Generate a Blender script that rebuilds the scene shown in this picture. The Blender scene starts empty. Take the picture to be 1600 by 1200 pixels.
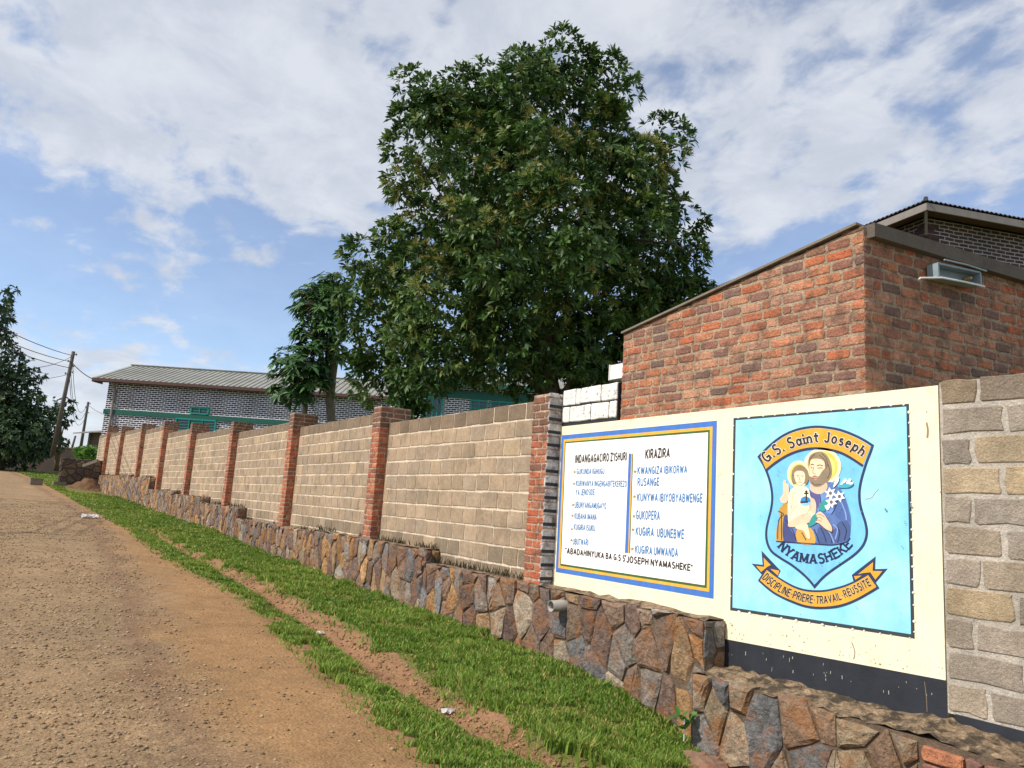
import bpy, math, random
import numpy as np
from mathutils import Vector, Matrix

random.seed(7)
rng = np.random.default_rng(7)
scn = bpy.context.scene
COL = scn.collection
R_ = math.radians
EYE = 1.65                                   # camera height above the road

# ------------------------------------------------------------------ camera
FPX = 1200.0                                 # focal length in photo pixels (1600 wide)
_up = np.array([0.0633, 0.9848, 0.1617]); _up /= np.linalg.norm(_up)
_XV = 30.0
_yh = 600 + (_up[0] * (_XV - 800) + _up[2] * FPX) / _up[1]
_Yc = np.array([_XV - 800, 600 - _yh, FPX]); _Yc /= np.linalg.norm(_Yc)
_Xc = np.cross(_up, _Yc)
if _Xc[0] < 0: _Xc = -_Xc
RW = np.array([_Xc, _Yc, _up])               # rows: world x (across the road), y (along the wall), z
cam = bpy.data.cameras.new("camera")
cam.lens = 27.0; cam.sensor_width = 36.0; cam.clip_start = 0.1; cam.clip_end = 3000
camo = bpy.data.objects.new("camera", cam); COL.objects.link(camo)
m = Matrix.Identity(4)
for i in range(3):
    m[i][0] = RW[i, 0]; m[i][1] = RW[i, 1]; m[i][2] = -RW[i, 2]
m[2][3] = EYE
camo.matrix_world = m
scn.camera = camo

# ------------------------------------------------------------------ sun, sky, exposure
SUN_E, SUN_A = R_(43), R_(8)                 # elevation; swing of the sun from -x towards +y
sdir = Vector((-math.cos(SUN_E) * math.cos(SUN_A), math.cos(SUN_E) * math.sin(SUN_A), math.sin(SUN_E)))
sl = bpy.data.lights.new("sun", "SUN"); sl.energy = 4.6; sl.angle = R_(0.6); sl.color = (1.0, 0.945, 0.86)
so = bpy.data.objects.new("sun", sl); COL.objects.link(so)
so.rotation_euler = sdir.to_track_quat("Z", "Y").to_euler(); so.location = (-20, 5, 30)

world = bpy.data.worlds.new("World"); scn.world = world; world.use_nodes = True
wt = world.node_tree; wt.nodes.clear()
def wn(t, **k):
    n = wt.nodes.new(t)
    for a, b in k.items(): setattr(n, a, b)
    return n
def wl(a, b): wt.links.new(a, b)
def wmath(op, a, b=None, c=None, clamp=False):
    n = wn("ShaderNodeMath", operation=op); n.use_clamp = clamp
    for i, v in enumerate((a, b, c)):
        if v is None: continue
        if isinstance(v, (int, float)): n.inputs[i].default_value = v
        else: wl(v, n.inputs[i])
    return n.outputs[0]
sky = wn("ShaderNodeTexSky", sky_type="NISHITA", sun_disc=False)
sky.sun_elevation = SUN_E; sky.sun_rotation = math.atan2(sdir.x, sdir.y)
sky.altitude = 1500; sky.air_density = 1.0; sky.dust_density = 0.6; sky.ozone_density = 1.6
tc = wn("ShaderNodeTexCoord")
sep = wn("ShaderNodeSeparateXYZ"); wl(tc.outputs["Generated"], sep.inputs[0])
zz = wmath("MAXIMUM", sep.outputs[2], 0.0)
den = wmath("ADD", zz, 0.27)
cx = wmath("DIVIDE", sep.outputs[0], den); cy = wmath("DIVIDE", sep.outputs[1], den)
comb = wn("ShaderNodeCombineXYZ"); wl(cx, comb.inputs[0]); wl(cy, comb.inputs[1])
def wnoise(scale, detail, rough, dist=0.0, off=(0, 0, 0), stretch=(1, 1, 1)):
    mp = wn("ShaderNodeMapping"); wl(comb.outputs[0], mp.inputs[0])
    mp.inputs["Location"].default_value = off; mp.inputs["Scale"].default_value = stretch
    n = wn("ShaderNodeTexNoise"); wl(mp.outputs[0], n.inputs["Vector"])
    n.inputs["Scale"].default_value = scale; n.inputs["Detail"].default_value = detail
    n.inputs["Roughness"].default_value = rough; n.inputs["Distortion"].default_value = dist
    return n.outputs["Fac"]
def wmap(v, a, b, c, d):
    n = wn("ShaderNodeMapRange"); n.interpolation_type = "SMOOTHSTEP"; wl(v, n.inputs[0])
    for i, q in enumerate((a, b, c, d)): n.inputs[i + 1].default_value = q
    return n.outputs[0]
big = wnoise(1.1, 3, 0.5, 0.2, (3.1, 1.7, 0))
mid = wnoise(3.9, 9, 0.60, 0.35, (0.4, 2.2, 0), (1.0, 0.8, 1))
puff = wnoise(12.0, 6, 0.55, 0.25, (1.4, 5.2, 0), (1.0, 0.75, 1))
base = wmath("ADD", wmath("MULTIPLY", mid, 0.50), wmath("ADD", wmath("MULTIPLY", puff, 0.50), wmath("MULTIPLY", big, 0.30)))
# cover grows overhead, thin clear belt at mid height, pale bank low down on the left
hi = wmap(zz, 0.22, 0.42, -0.17, 0.06)
lo = wmap(zz, 0.10, 0.20, 0.24, 0.0)
side = wmap(sep.outputs[0], 0.35, 0.80, 0.0, -0.055)
cov = wmath("ADD", wmath("ADD", base, hi), wmath("ADD", lo, side))
mask = wmap(cov, 0.535, 0.70, 0.0, 1.0)
mask = wmath("ADD", wmath("MULTIPLY", mask, 0.70), 0.18)          # a thin veil everywhere, the banks over it
body = wmap(wnoise(6.5, 7, 0.6, 0.3, (7, 3, 0)), 0.34, 0.68, 0.0, 1.0)
cc = wn("ShaderNodeMix", data_type="RGBA"); cc.inputs[6].default_value = (4.9, 5.2, 5.8, 1); cc.inputs[7].default_value = (6.2, 6.4, 6.8, 1)
wl(body, cc.inputs[0])
gain = wn("ShaderNodeMix", data_type="RGBA", blend_type="MULTIPLY"); gain.inputs[0].default_value = 1.0
wl(sky.outputs[0], gain.inputs[6]); gain.inputs[7].default_value = (1.42, 1.42, 1.45, 1)
mx = wn("ShaderNodeMix", data_type="RGBA"); wl(mask, mx.inputs[0]); wl(gain.outputs[2], mx.inputs[6]); wl(cc.outputs[2], mx.inputs[7])
bg = wn("ShaderNodeBackground"); bg.inputs[1].default_value = 0.13; wl(mx.outputs[2], bg.inputs[0])
wo = wn("ShaderNodeOutputWorld"); wl(bg.outputs[0], wo.inputs[0])

scn.view_settings.view_transform = "Standard"; scn.view_settings.look = "None"
scn.view_settings.exposure = 0.0; scn.view_settings.gamma = 1.0
scn.view_settings.use_curve_mapping = False
scn.cycles.max_bounces = 6; scn.cycles.diffuse_bounces = 3; scn.cycles.glossy_bounces = 2
scn.cycles.transmission_bounces = 3; scn.cycles.transparent_max_bounces = 4
scn.cycles.use_denoising = True

# ------------------------------------------------------------------ geometry helpers
def ray(px, py): return RW @ np.array([px - 800.0, 600.0 - py, FPX])
EYEV = np.array([0, 0, EYE])
def on_x(px, py, x):                          # a point of the photo on the plane x = const
    r = ray(px, py); return r * (x / r[0]) + EYEV
def on_y(px, py, y):
    r = ray(px, py); return r * (y / r[1]) + EYEV
def at(px, py, depth): return ray(px, py) * (depth / FPX) + EYEV

def lin(r, g, b):
    f = lambda c: (c / 255) / 12.92 if c / 255 <= 0.04045 else (((c / 255) + 0.055) / 1.055) ** 2.4
    return (f(r), f(g), f(b))

def wloc(o):
    v = Vector((0, 0, 0))
    while o is not None: v += o.location; o = o.parent
    return np.array(v)

def build(name, verts, faces, mat, parent=None, cols=None, smooth=False, uvs=None, origin=None):
    V = np.asarray(verts, dtype=np.float64).reshape(-1, 3)
    if origin is None:
        if parent is not None: origin = wloc(parent)
        else: origin = np.array([(V[:, 0].min() + V[:, 0].max()) / 2, (V[:, 1].min() + V[:, 1].max()) / 2, V[:, 2].min()])
    origin = np.asarray(origin, float)
    L = V - origin
    me = bpy.data.meshes.new(name)
    if isinstance(faces, np.ndarray):
        n, k = faces.shape
        me.vertices.add(len(L)); me.vertices.foreach_set("co", L.astype(np.float32).ravel())
        me.loops.add(n * k); me.loops.foreach_set("vertex_index", faces.astype(np.int32).ravel())
        me.polygons.add(n)
        me.polygons.foreach_set("loop_start", np.arange(0, n * k, k, dtype=np.int32))
        me.polygons.foreach_set("loop_total", np.full(n, k, dtype=np.int32))
        me.update(calc_edges=True)
    else:
        me.from_pydata(L.tolist(), [], faces); me.update()
    if cols is not None:
        C = np.asarray(cols, dtype=np.float32)
        if C.shape[1] == 3: C = np.hstack([C, np.ones((len(C), 1), np.float32)])
        ca = me.color_attributes.new("Col", "FLOAT_COLOR", "POINT")
        ca.data.foreach_set("color", C.ravel())
    if uvs is not None:
        uv = me.uv_layers.new(name="UVMap")
        idx = np.zeros(len(me.loops), np.int32); me.loops.foreach_get("vertex_index", idx)
        uv.data.foreach_set("uv", np.asarray(uvs, np.float32)[idx].ravel())
    if smooth: me.polygons.foreach_set("use_smooth", np.ones(len(me.polygons), bool))
    if mat: me.materials.append(mat)
    o = bpy.data.objects.new(name, me); COL.objects.link(o)
    if parent is not None:
        o.parent = parent; o.location = Vector(origin - wloc(parent))
    else: o.location = Vector(origin)
    return o

def tag(o, label=None, cat=None, group=None, kind=None):
    if label: o["label"] = label
    if cat: o["category"] = cat
    if group: o["group"] = group
    if kind: o["kind"] = kind
    return o

def thing(name, loc, label, cat, group=None):
    o = bpy.data.objects.new(name, None); COL.objects.link(o); o.empty_display_size = 0.2
    o.location = Vector(loc); return tag(o, label, cat, group)

class MB:
    """collects shapes, then links them as one mesh object"""
    def __init__(s): s.v = []; s.f = []; s.c = []; s.uv = []
    def add(s, verts, faces, col=(1, 1, 1), uv=None):
        b = len(s.v); s.v.extend([tuple(p) for p in verts])
        s.f.extend([tuple(i + b for i in f) for f in faces])
        s.c.extend([tuple(col)] * len(verts))
        s.uv.extend(uv if uv is not None else [(0, 0)] * len(verts)); return s
    def box(s, lo, hi, col=(1, 1, 1)):
        x0, y0, z0 = lo; x1, y1, z1 = hi
        v = [(x0, y0, z0), (x1, y0, z0), (x1, y1, z0), (x0, y1, z0), (x0, y0, z1), (x1, y0, z1), (x1, y1, z1), (x0, y1, z1)]
        return s.add(v, [(0, 3, 2, 1), (4, 5, 6, 7), (0, 1, 5, 4), (1, 2, 6, 5), (2, 3, 7, 6), (3, 0, 4, 7)], col)
    def obox(s, c, u, v, w, col=(1, 1, 1)):
        """box with centre c and half-axis vectors u, v, w"""
        c, u, v, w = map(np.array, (c, u, v, w))
        p = [c + a * u + b * v + d * w for d in (-1, 1) for b in (-1, 1) for a in (-1, 1)]
        return s.add(p, [(0, 2, 3, 1), (4, 5, 7, 6), (0, 1, 5, 4), (1, 3, 7, 5), (3, 2, 6, 7), (2, 0, 4, 6)], col)
    def bar(s, a, b, w, h, col=(1, 1, 1), up=(0, 0, 1)):
        a = np.array(a, float); b = np.array(b, float); d = b - a; L = np.linalg.norm(d); d /= L
        r = np.cross(d, up); r /= np.linalg.norm(r); q = np.cross(r, d)
        return s.obox((a + b) / 2, d * L / 2, r * w / 2, q * h / 2, col)
    def tube(s, pts, rad, n=8, col=(1, 1, 1), cap=True):
        pts = [np.array(p, float) for p in pts]
        if isinstance(rad, (int, float)): rad = [rad] * len(pts)
        b = len(s.v); ref = np.array([0.31, 0.17, 0.93])
        for i, p in enumerate(pts):
            d = pts[min(i + 1, len(pts) - 1)] - pts[max(i - 1, 0)]; d /= np.linalg.norm(d)
            r0 = ref if abs(d @ ref) < 0.95 else np.array([1.0, 0, 0])
            r = np.cross(d, r0); r /= np.linalg.norm(r); q = np.cross(d, r)
            for k in range(n):
                a = 2 * math.pi * k / n
                s.v.append(tuple(p + (r * math.cos(a) + q * math.sin(a)) * rad[i])); s.c.append(tuple(col)); s.uv.append((0, 0))
        for i in range(len(pts) - 1):
            for k in range(n):
                k2 = (k + 1) % n
                s.f.append((b + i * n + k, b + i * n + k2, b + (i + 1) * n + k2, b + (i + 1) * n + k))
        if cap:
            s.f.append(tuple(b + k for k in reversed(range(n))))
            s.f.append(tuple(b + (len(pts) - 1) * n + k for k in range(n)))
        return s
    def quad(s, a, b, c, d, col=(1, 1, 1), uv=None): return s.add([a, b, c, d], [(0, 1, 2, 3)], col, uv)
    def build(s, name, mat, parent=None, smooth=False, use_uv=False, origin=None):
        return build(name, s.v, s.f, mat, parent, s.c, smooth, s.uv if use_uv else None, origin)

# ------------------------------------------------------------------ materials
def M(name, col=None, rough=0.85, spec=0.3, vary=0.25, vscale=6.0, bump=0.0, bscale=30.0, attr=False, grime=None, gscale=2.5,
      gamount=0.5, glo=0.5, ghi=0.75, translucent=0.0, metallic=0.0, bdetail=6, coords="Object", fine=0.0, fscale=150.0, stretch=None, bdist=0.03, mottle=0.0, mscale=25.0):
    mt = bpy.data.materials.new(name); mt.use_nodes = True
    nt = mt.node_tree; N = nt.nodes; Lk = nt.links
    bs = N["Principled BSDF"]; out = N["Material Output"]
    bs.inputs["Roughness"].default_value = rough; bs.inputs["Specular IOR Level"].default_value = spec
    bs.inputs["Metallic"].default_value = metallic
    tcn = N.new("ShaderNodeTexCoord"); co = tcn.outputs[coords]
    if stretch:
        mp = N.new("ShaderNodeMapping"); mp.inputs["Scale"].default_value = stretch; Lk.new(co, mp.inputs[0]); co = mp.outputs[0]
    def noise(sc, det=6, ro=0.6):
        n = N.new("ShaderNodeTexNoise"); n.inputs["Scale"].default_value = sc; n.inputs["Detail"].default_value = det
        n.inputs["Roughness"].default_value = ro; Lk.new(co, n.inputs["Vector"]); return n.outputs["Fac"]
    def mrange(v, a, b, c, d):
        n = N.new("ShaderNodeMapRange"); Lk.new(v, n.inputs[0])
        for i, q in enumerate((a, b, c, d)): n.inputs[i + 1].default_value = q
        return n.outputs[0]
    def mult(cs, f):
        n = N.new("ShaderNodeMix"); n.data_type = "RGBA"; n.blend_type = "MULTIPLY"; n.inputs[0].default_value = 1
        Lk.new(cs, n.inputs[6]); cb = N.new("ShaderNodeCombineColor")
        for i in range(3): Lk.new(f, cb.inputs[i])
        Lk.new(cb.outputs[0], n.inputs[7]); return n.outputs[2]
    if attr:
        a = N.new("ShaderNodeAttribute"); a.attribute_name = "Col"; c = a.outputs["Color"]
    else:
        a = N.new("ShaderNodeRGB"); a.outputs[0].default_value = (*col, 1); c = a.outputs[0]
    if vary: c = mult(c, mrange(noise(vscale), 0.3, 0.7, 1 - vary, 1 + vary))
    if mottle: c = mult(c, mrange(noise(mscale, 5, 0.7), 0.32, 0.68, 1 - mottle, 1 + mottle))
    if fine: c = mult(c, mrange(noise(fscale, 3), 0.3, 0.7, 1 - fine, 1 + fine))
    if grime:
        n = N.new("ShaderNodeMix"); n.data_type = "RGBA"; n.inputs[7].default_value = (*grime, 1)
        Lk.new(c, n.inputs[6]); g = mrange(noise(gscale, 8, 0.65), glo, ghi, 0, gamount); Lk.new(g, n.inputs[0]); c = n.outputs[2]
    Lk.new(c, bs.inputs["Base Color"])
    if bump:
        b = N.new("ShaderNodeBump"); b.inputs["Strength"].default_value = bump; b.inputs["Distance"].default_value = bdist
        Lk.new(noise(bscale, bdetail, 0.65), b.inputs["Height"]); Lk.new(b.outputs[0], bs.inputs["Normal"])
    if translucent:
        t = N.new("ShaderNodeBsdfTranslucent"); Lk.new(c, t.inputs[0]); mxs = N.new("ShaderNodeMixShader"); mxs.inputs[0].default_value = translucent
        Lk.new(bs.outputs[0], mxs.inputs[1]); Lk.new(t.outputs[0], mxs.inputs[2]); Lk.new(mxs.outputs[0], out.inputs[0])
    mt["nt"] = 1
    return mt

MT = {}
MT["block"] = M("earth_block", attr=True, vary=0.16, vscale=4, bump=0.7, bscale=50, grime=lin(96, 84, 66), gscale=2.2, gamount=0.45, glo=0.5, ghi=0.7, fine=0.2, fscale=90, mottle=0.16, mscale=18)
MT["brick"] = M("burnt_brick", attr=True, vary=0.2, vscale=6, bump=0.9, bscale=45, grime=lin(104, 82, 70), gscale=9, gamount=0.7, glo=0.48, ghi=0.64, fine=0.22, fscale=90, mottle=0.22, mscale=28)
MT["stone"] = M("rubble_stone", attr=True, vary=0.25, vscale=4, bump=1.0, bscale=22, bdist=0.06, grime=lin(158, 104, 56), gscale=5, gamount=0.62, glo=0.5, ghi=0.62, fine=0.22, fscale=70, mottle=0.3, mscale=16)
MT["dark_stone"] = M("dark_stone", attr=True, vary=0.3, vscale=5, bump=0.9, bscale=20, bdist=0.05, fine=0.2, fscale=70, mottle=0.25, mscale=12)
MT["stone_mortar"] = M("stone_mortar", lin(112, 94, 76), vary=0.3, vscale=9, bump=0.9, bscale=50, fine=0.2, fscale=90)
MT["ledge"] = M("weathered_ledge", lin(156, 132, 104), vary=0.3, vscale=10, bump=1.0, bscale=26, bdist=0.05, grime=lin(52, 46, 38), gscale=7, gamount=0.85, glo=0.46, ghi=0.58, fine=0.3, fscale=60, mottle=0.3, mscale=22)
MT["cream"] = M("cream_paint", lin(244, 231, 196), rough=0.7, vary=0.05, vscale=3, bump=0.12, bscale=40, grime=lin(176, 148, 108), gscale=9, gamount=0.6, glo=0.6, ghi=0.72, fine=0.05, fscale=60, mottle=0.05, mscale=7)
MT["black_paint"] = M("black_paint", lin(44, 46, 52), rough=0.6, vary=0.2, vscale=5, bump=0.12, bscale=40, grime=lin(110, 108, 100), gscale=12, gamount=0.5, glo=0.68, ghi=0.8)
MT["paint"] = M("sign_paint", attr=True, rough=0.65, spec=0.3, vary=0.07, vscale=5, bump=0.1, bscale=40, mottle=0.08, mscale=14, stretch=(1, 1, .6))
MT["sky_paint"] = M("pale_blue_paint", attr=True, rough=0.65, spec=0.3, vary=0.10, vscale=2.2, bump=0.06, bscale=40, grime=lin(112, 196, 236), gscale=1.6, gamount=0.7, glo=0.42, ghi=0.66, mottle=0.06, mscale=9)
MT["white_block"] = M("whitewashed_block", attr=True, vary=0.12, vscale=8, bump=0.5, bscale=40, grime=lin(92, 86, 78), gscale=22, gamount=0.75, glo=0.53, ghi=0.7)
MT["concrete"] = M("concrete", lin(128, 118, 104), vary=0.2, vscale=4, bump=0.4, bscale=30, grime=lin(74, 66, 56), gscale=4, gamount=0.6, glo=0.5, ghi=0.72)
MT["grey_metal"] = M("grey_metal", lin(138, 152, 158), rough=0.5, spec=0.4, vary=0.12, vscale=10)
MT["white_metal"] = M("white_painted_metal", lin(232, 228, 222), rough=0.5, vary=0.05, grime=lin(120, 100, 80), gscale=9, gamount=0.4, glo=0.66, ghi=0.8)
MT["pipe"] = M("grey_pipe", lin(150, 142, 132), rough=0.5, vary=0.1)
MT["dark"] = M("dark_inside", lin(30, 28, 26), vary=0.1)
MT["wood"] = M("weathered_wood", lin(96, 88, 82), vary=0.3, vscale=8, bump=0.4, bscale=25, stretch=(1, 1, 0.15))
MT["wire"] = M("wire", lin(58, 58, 60), vary=0.0)
MT["bark"] = M("bark", lin(92, 78, 62), vary=0.3, vscale=7, bump=0.7, bscale=18)
MT["pale_bark"] = M("pale_bark", lin(122, 114, 100), vary=0.2, vscale=7, bump=0.4, bscale=18)
MT["leaf"] = M("leaf", attr=True, rough=0.5, spec=0.35, vary=0.12, vscale=3, translucent=0.22)
MT["flower"] = M("flower_spray", attr=True, rough=0.8, vary=0.1, translucent=0.2)
MT["grass"] = M("grass_blade", attr=True, rough=0.6, spec=0.3, vary=0.0, translucent=0.30)
MT["roof"] = M("roof_sheet", lin(142, 142, 134), rough=0.6, spec=0.35, vary=0.12, vscale=1.5, grime=lin(112, 100, 82), gscale=0.8, gamount=0.5, glo=0.45, ghi=0.7)
MT["dark_roof"] = M("dark_roof_sheet", lin(84, 80, 82), rough=0.6, vary=0.15, vscale=3)
MT["fascia"] = M("brown_fascia", lin(92, 66, 60), rough=0.6, vary=0.12)
MT["grey_fascia"] = M("grey_fascia", lin(134, 126, 120), rough=0.7, vary=0.12)
MT["teal"] = M("teal_paint", lin(30, 140, 124), rough=0.5, vary=0.1)
MT["green_band"] = M("dark_green_paint", lin(34, 92, 78), rough=0.6, vary=0.12)
MT["glass"] = M("dark_window_glass", lin(48, 66, 76), rough=0.15, spec=0.6, vary=0.2, vscale=3)
MT["pole_metal"] = M("galvanised", lin(150, 150, 148), rough=0.5, vary=0.1)
MT["litter"] = M("white_plastic", lin(224, 220, 216), rough=0.4, vary=0.1, translucent=0.2)
MT["rubble"] = M("rubble", attr=True, vary=0.25, vscale=8, bump=0.6, bscale=25)
MT["pebble"] = M("pebble", attr=True, vary=0.15, vscale=20)

def brick_texture_mat(name, c1, c2, mortar, bw, bh, ms):
    """painted brickwork for the school buildings: uv in metres"""
    mt = bpy.data.materials.new(name); mt.use_nodes = True
    nt = mt.node_tree; N = nt.nodes; Lk = nt.links; bs = N["Principled BSDF"]
    uv = N.new("ShaderNodeUVMap"); uv.uv_map = "UVMap"
    nz = N.new("ShaderNodeTexNoise"); nz.inputs["Scale"].default_value = 3.0; Lk.new(uv.outputs[0], nz.inputs["Vector"])
    sc = N.new("ShaderNodeVectorMath"); sc.operation = "SCALE"; sc.inputs[3].default_value = 0.05; Lk.new(nz.outputs["Color"], sc.inputs[0])
    ad = N.new("ShaderNodeVectorMath"); ad.operation = "ADD"; Lk.new(uv.outputs[0], ad.inputs[0]); Lk.new(sc.outputs[0], ad.inputs[1])
    b = N.new("ShaderNodeTexBrick"); Lk.new(ad.outputs[0], b.inputs["Vector"])
    b.inputs["Color1"].default_value = (*c1, 1); b.inputs["Color2"].default_value = (*c2, 1); b.inputs["Mortar"].default_value = (*mortar, 1)
    b.inputs["Scale"].default_value = 1.0; b.inputs["Brick Width"].default_value = bw; b.inputs["Row Height"].default_value = bh
    b.inputs["Mortar Size"].default_value = ms; b.inputs["Mortar Smooth"].default_value = 0.15; b.inputs["Bias"].default_value = 0.0
    n2 = N.new("ShaderNodeTexNoise"); n2.inputs["Scale"].default_value = 0.9; n2.inputs["Detail"].default_value = 5; Lk.new(uv.outputs[0], n2.inputs["Vector"])
    mr = N.new("ShaderNodeMapRange"); mr.inputs[1].default_value = 0.3; mr.inputs[2].default_value = 0.7; mr.inputs[3].default_value = 0.78; mr.inputs[4].default_value = 1.15
    Lk.new(n2.outputs["Fac"], mr.inputs[0])
    mu = N.new("ShaderNodeMix"); mu.data_type = "RGBA"; mu.blend_type = "MULTIPLY"; mu.inputs[0].default_value = 1
    cb = N.new("ShaderNodeCombineColor"); [Lk.new(mr.outputs[0], cb.inputs[i]) for i in range(3)]
    Lk.new(b.outputs["Color"], mu.inputs[6]); Lk.new(cb.outputs[0], mu.inputs[7]); Lk.new(mu.outputs[2], bs.inputs["Base Color"])
    bp = N.new("ShaderNodeBump"); bp.inputs["Strength"].default_value = 0.4; bp.inputs["Distance"].default_value = 0.02
    Lk.new(b.outputs["Fac"], bp.inputs["Height"]); bp.invert = False; Lk.new(bp.outputs[0], bs.inputs["Normal"])
    bs.inputs["Roughness"].default_value = 0.85
    return mt
MT["school_brick"] = brick_texture_mat("painted_school_brick", lin(46, 38, 42), lin(64, 50, 54), lin(236, 234, 238), 0.36, 0.13, 0.022)
MT["gable_brick"] = brick_texture_mat("painted_gable_brick", lin(58, 42, 46), lin(80, 54, 54), lin(168, 160, 156), 0.27, 0.092, 0.013)
MT["house_brick"] = brick_texture_mat("plain_house_brick", lin(120, 96, 84), lin(104, 84, 74), lin(134, 118, 104), 0.4, 0.2, 0.02)

# ------------------------------------------------------------------ terrain
_ZF = np.array([(-30, -3.3), (-5, -2.5), (0, -2.3), (3, -2.05), (5.0, -1.88), (5.9, -1.68), (7, -1.61), (8, -1.6), (9.65, -1.57), (11.9, -1.53), (15, -1.47), (20, -1.36), (23.5, -1.22), (27.8, -1.13), (33, -1.02), (41, -.74), (52.6, -.46), (75, .6), (120, .8), (400, .5), (1500, -6)])
_ZR = np.array([(-30, -2.2), (-5, -1.72), (0, -1.62), (5, -1.53), (10, -1.42), (20, -1.2), (30, -.95), (42, -.6), (55, -.15), (65, .25), (75, .65), (120, .8), (400, .5), (1500, -6)])
_UG = np.array([(-5, 4.6), (3, 4.3), (4.66, 3.9), (4.9, 3.71), (5.2, 3.55), (5.7, 3.5), (7.4, 3.53), (8.2, 3.52), (10.9, 3.76), (12.6, 3.74), (15, 3.74), (17.2, 3.58), (20, 3.5), (23, 3.45), (27, 3.2), (400, 3.2)])     # upper grass, road-side edge
_DL = np.array([(-5, 3.9), (3, 3.65), (4.7, 3.36), (5.1, 3.22), (5.6, 3.05), (6.3, 2.91), (7, 2.92), (8.4, 3.01), (9.9, 3.08), (13, 3.2), (15, 3.17), (19.6, 3.13), (25, 3.09), (27, 3.15), (400, 3.15)])  # ditch, road side
_LG = np.array([(-5, 2.8), (3, 2.55), (4.5, 2.46), (5.4, 2.46), (6.9, 2.52), (9.5, 2.8), (10.9, 2.88), (13, 2.74), (15, 2.68), (16.4, 2.6), (22.6, 2.7), (26.6, 2.52), (33.4, 2.12), (40.8, 1.9), (58, 1.0), (74, -.5), (120, -6), (400, -60)])
_DR = np.array([(-5, 1.5), (4.6, 1.48), (6.1, 1.42), (8.1, 1.46), (9.9, 1.58), (11.8, 1.66), (15.4, 1.83), (18.2, 1.97), (26.3, 2.2), (33, 1.85), (41, 1.6), (58, .7), (74, -.7), (120, -6.2), (400, -60)])
_ip = lambda T, y: np.interp(y, T[:, 0], T[:, 1])
def _hash_noise(x, y, s, seed=0):
    """cheap smooth value noise, vectorised"""
    x = np.asarray(x) / s + seed * 17.3; y = np.asarray(y) / s - seed * 9.1
    xi = np.floor(x).astype(np.int64); yi = np.floor(y).astype(np.int64); fx = x - xi; fy = y - yi
    fx = fx * fx * (3 - 2 * fx); fy = fy * fy * (3 - 2 * fy)
    def h(a, b):
        n = (a * 374761393 + b * 668265263 + seed * 1442695041) & 0xffffffff
        n = ((n ^ (n >> 13)) * 1274126177) & 0xffffffff
        return ((n ^ (n >> 16)) & 0xffff) / 65535.0
    return (h(xi, yi) * (1 - fx) + h(xi + 1, yi) * fx) * (1 - fy) + (h(xi, yi + 1) * (1 - fx) + h(xi + 1, yi + 1) * fx) * fy
def ground_z(x, y, detail=True):
    x = np.asarray(x, float); y = np.asarray(y, float)
    zf = _ip(_ZF, y); zr = _ip(_ZR, y)
    t = np.clip((x - 1.5) / 3.5, 0, 1); t = t * t * (3 - 2 * t)
    z = zr + (zf - zr) * t
    if detail:
        ug = _ip(_UG, y); dl = _ip(_DL, y); mid = (ug + dl) / 2; hw = np.maximum(ug - dl, 0.05) / 2 + 0.12
        k = np.clip(1 - np.abs(x - mid) / hw, 0, 1); fade = np.clip((27 - y) / 6, 0, 1)
        z = z - 0.13 * (k * k * (3 - 2 * k)) * fade
        z = z + (_hash_noise(x, y, 0.55, 1) - .5) * 0.035 + (_hash_noise(x, y, 0.18, 2) - .5) * 0.014
    return z + EYE

def grid_mesh(xs, ys, zfun):
    X, Y = np.meshgrid(xs, ys); Z = zfun(X, Y)
    V = np.stack([X, Y, Z], -1).reshape(-1, 3); nx = len(xs); ny = len(ys)
    i = np.arange(nx - 1)[None] + np.arange(ny - 1)[:, None] * nx
    return V, np.stack([i, i + 1, i + nx + 1, i + nx], -1).reshape(-1, 4)

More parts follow.
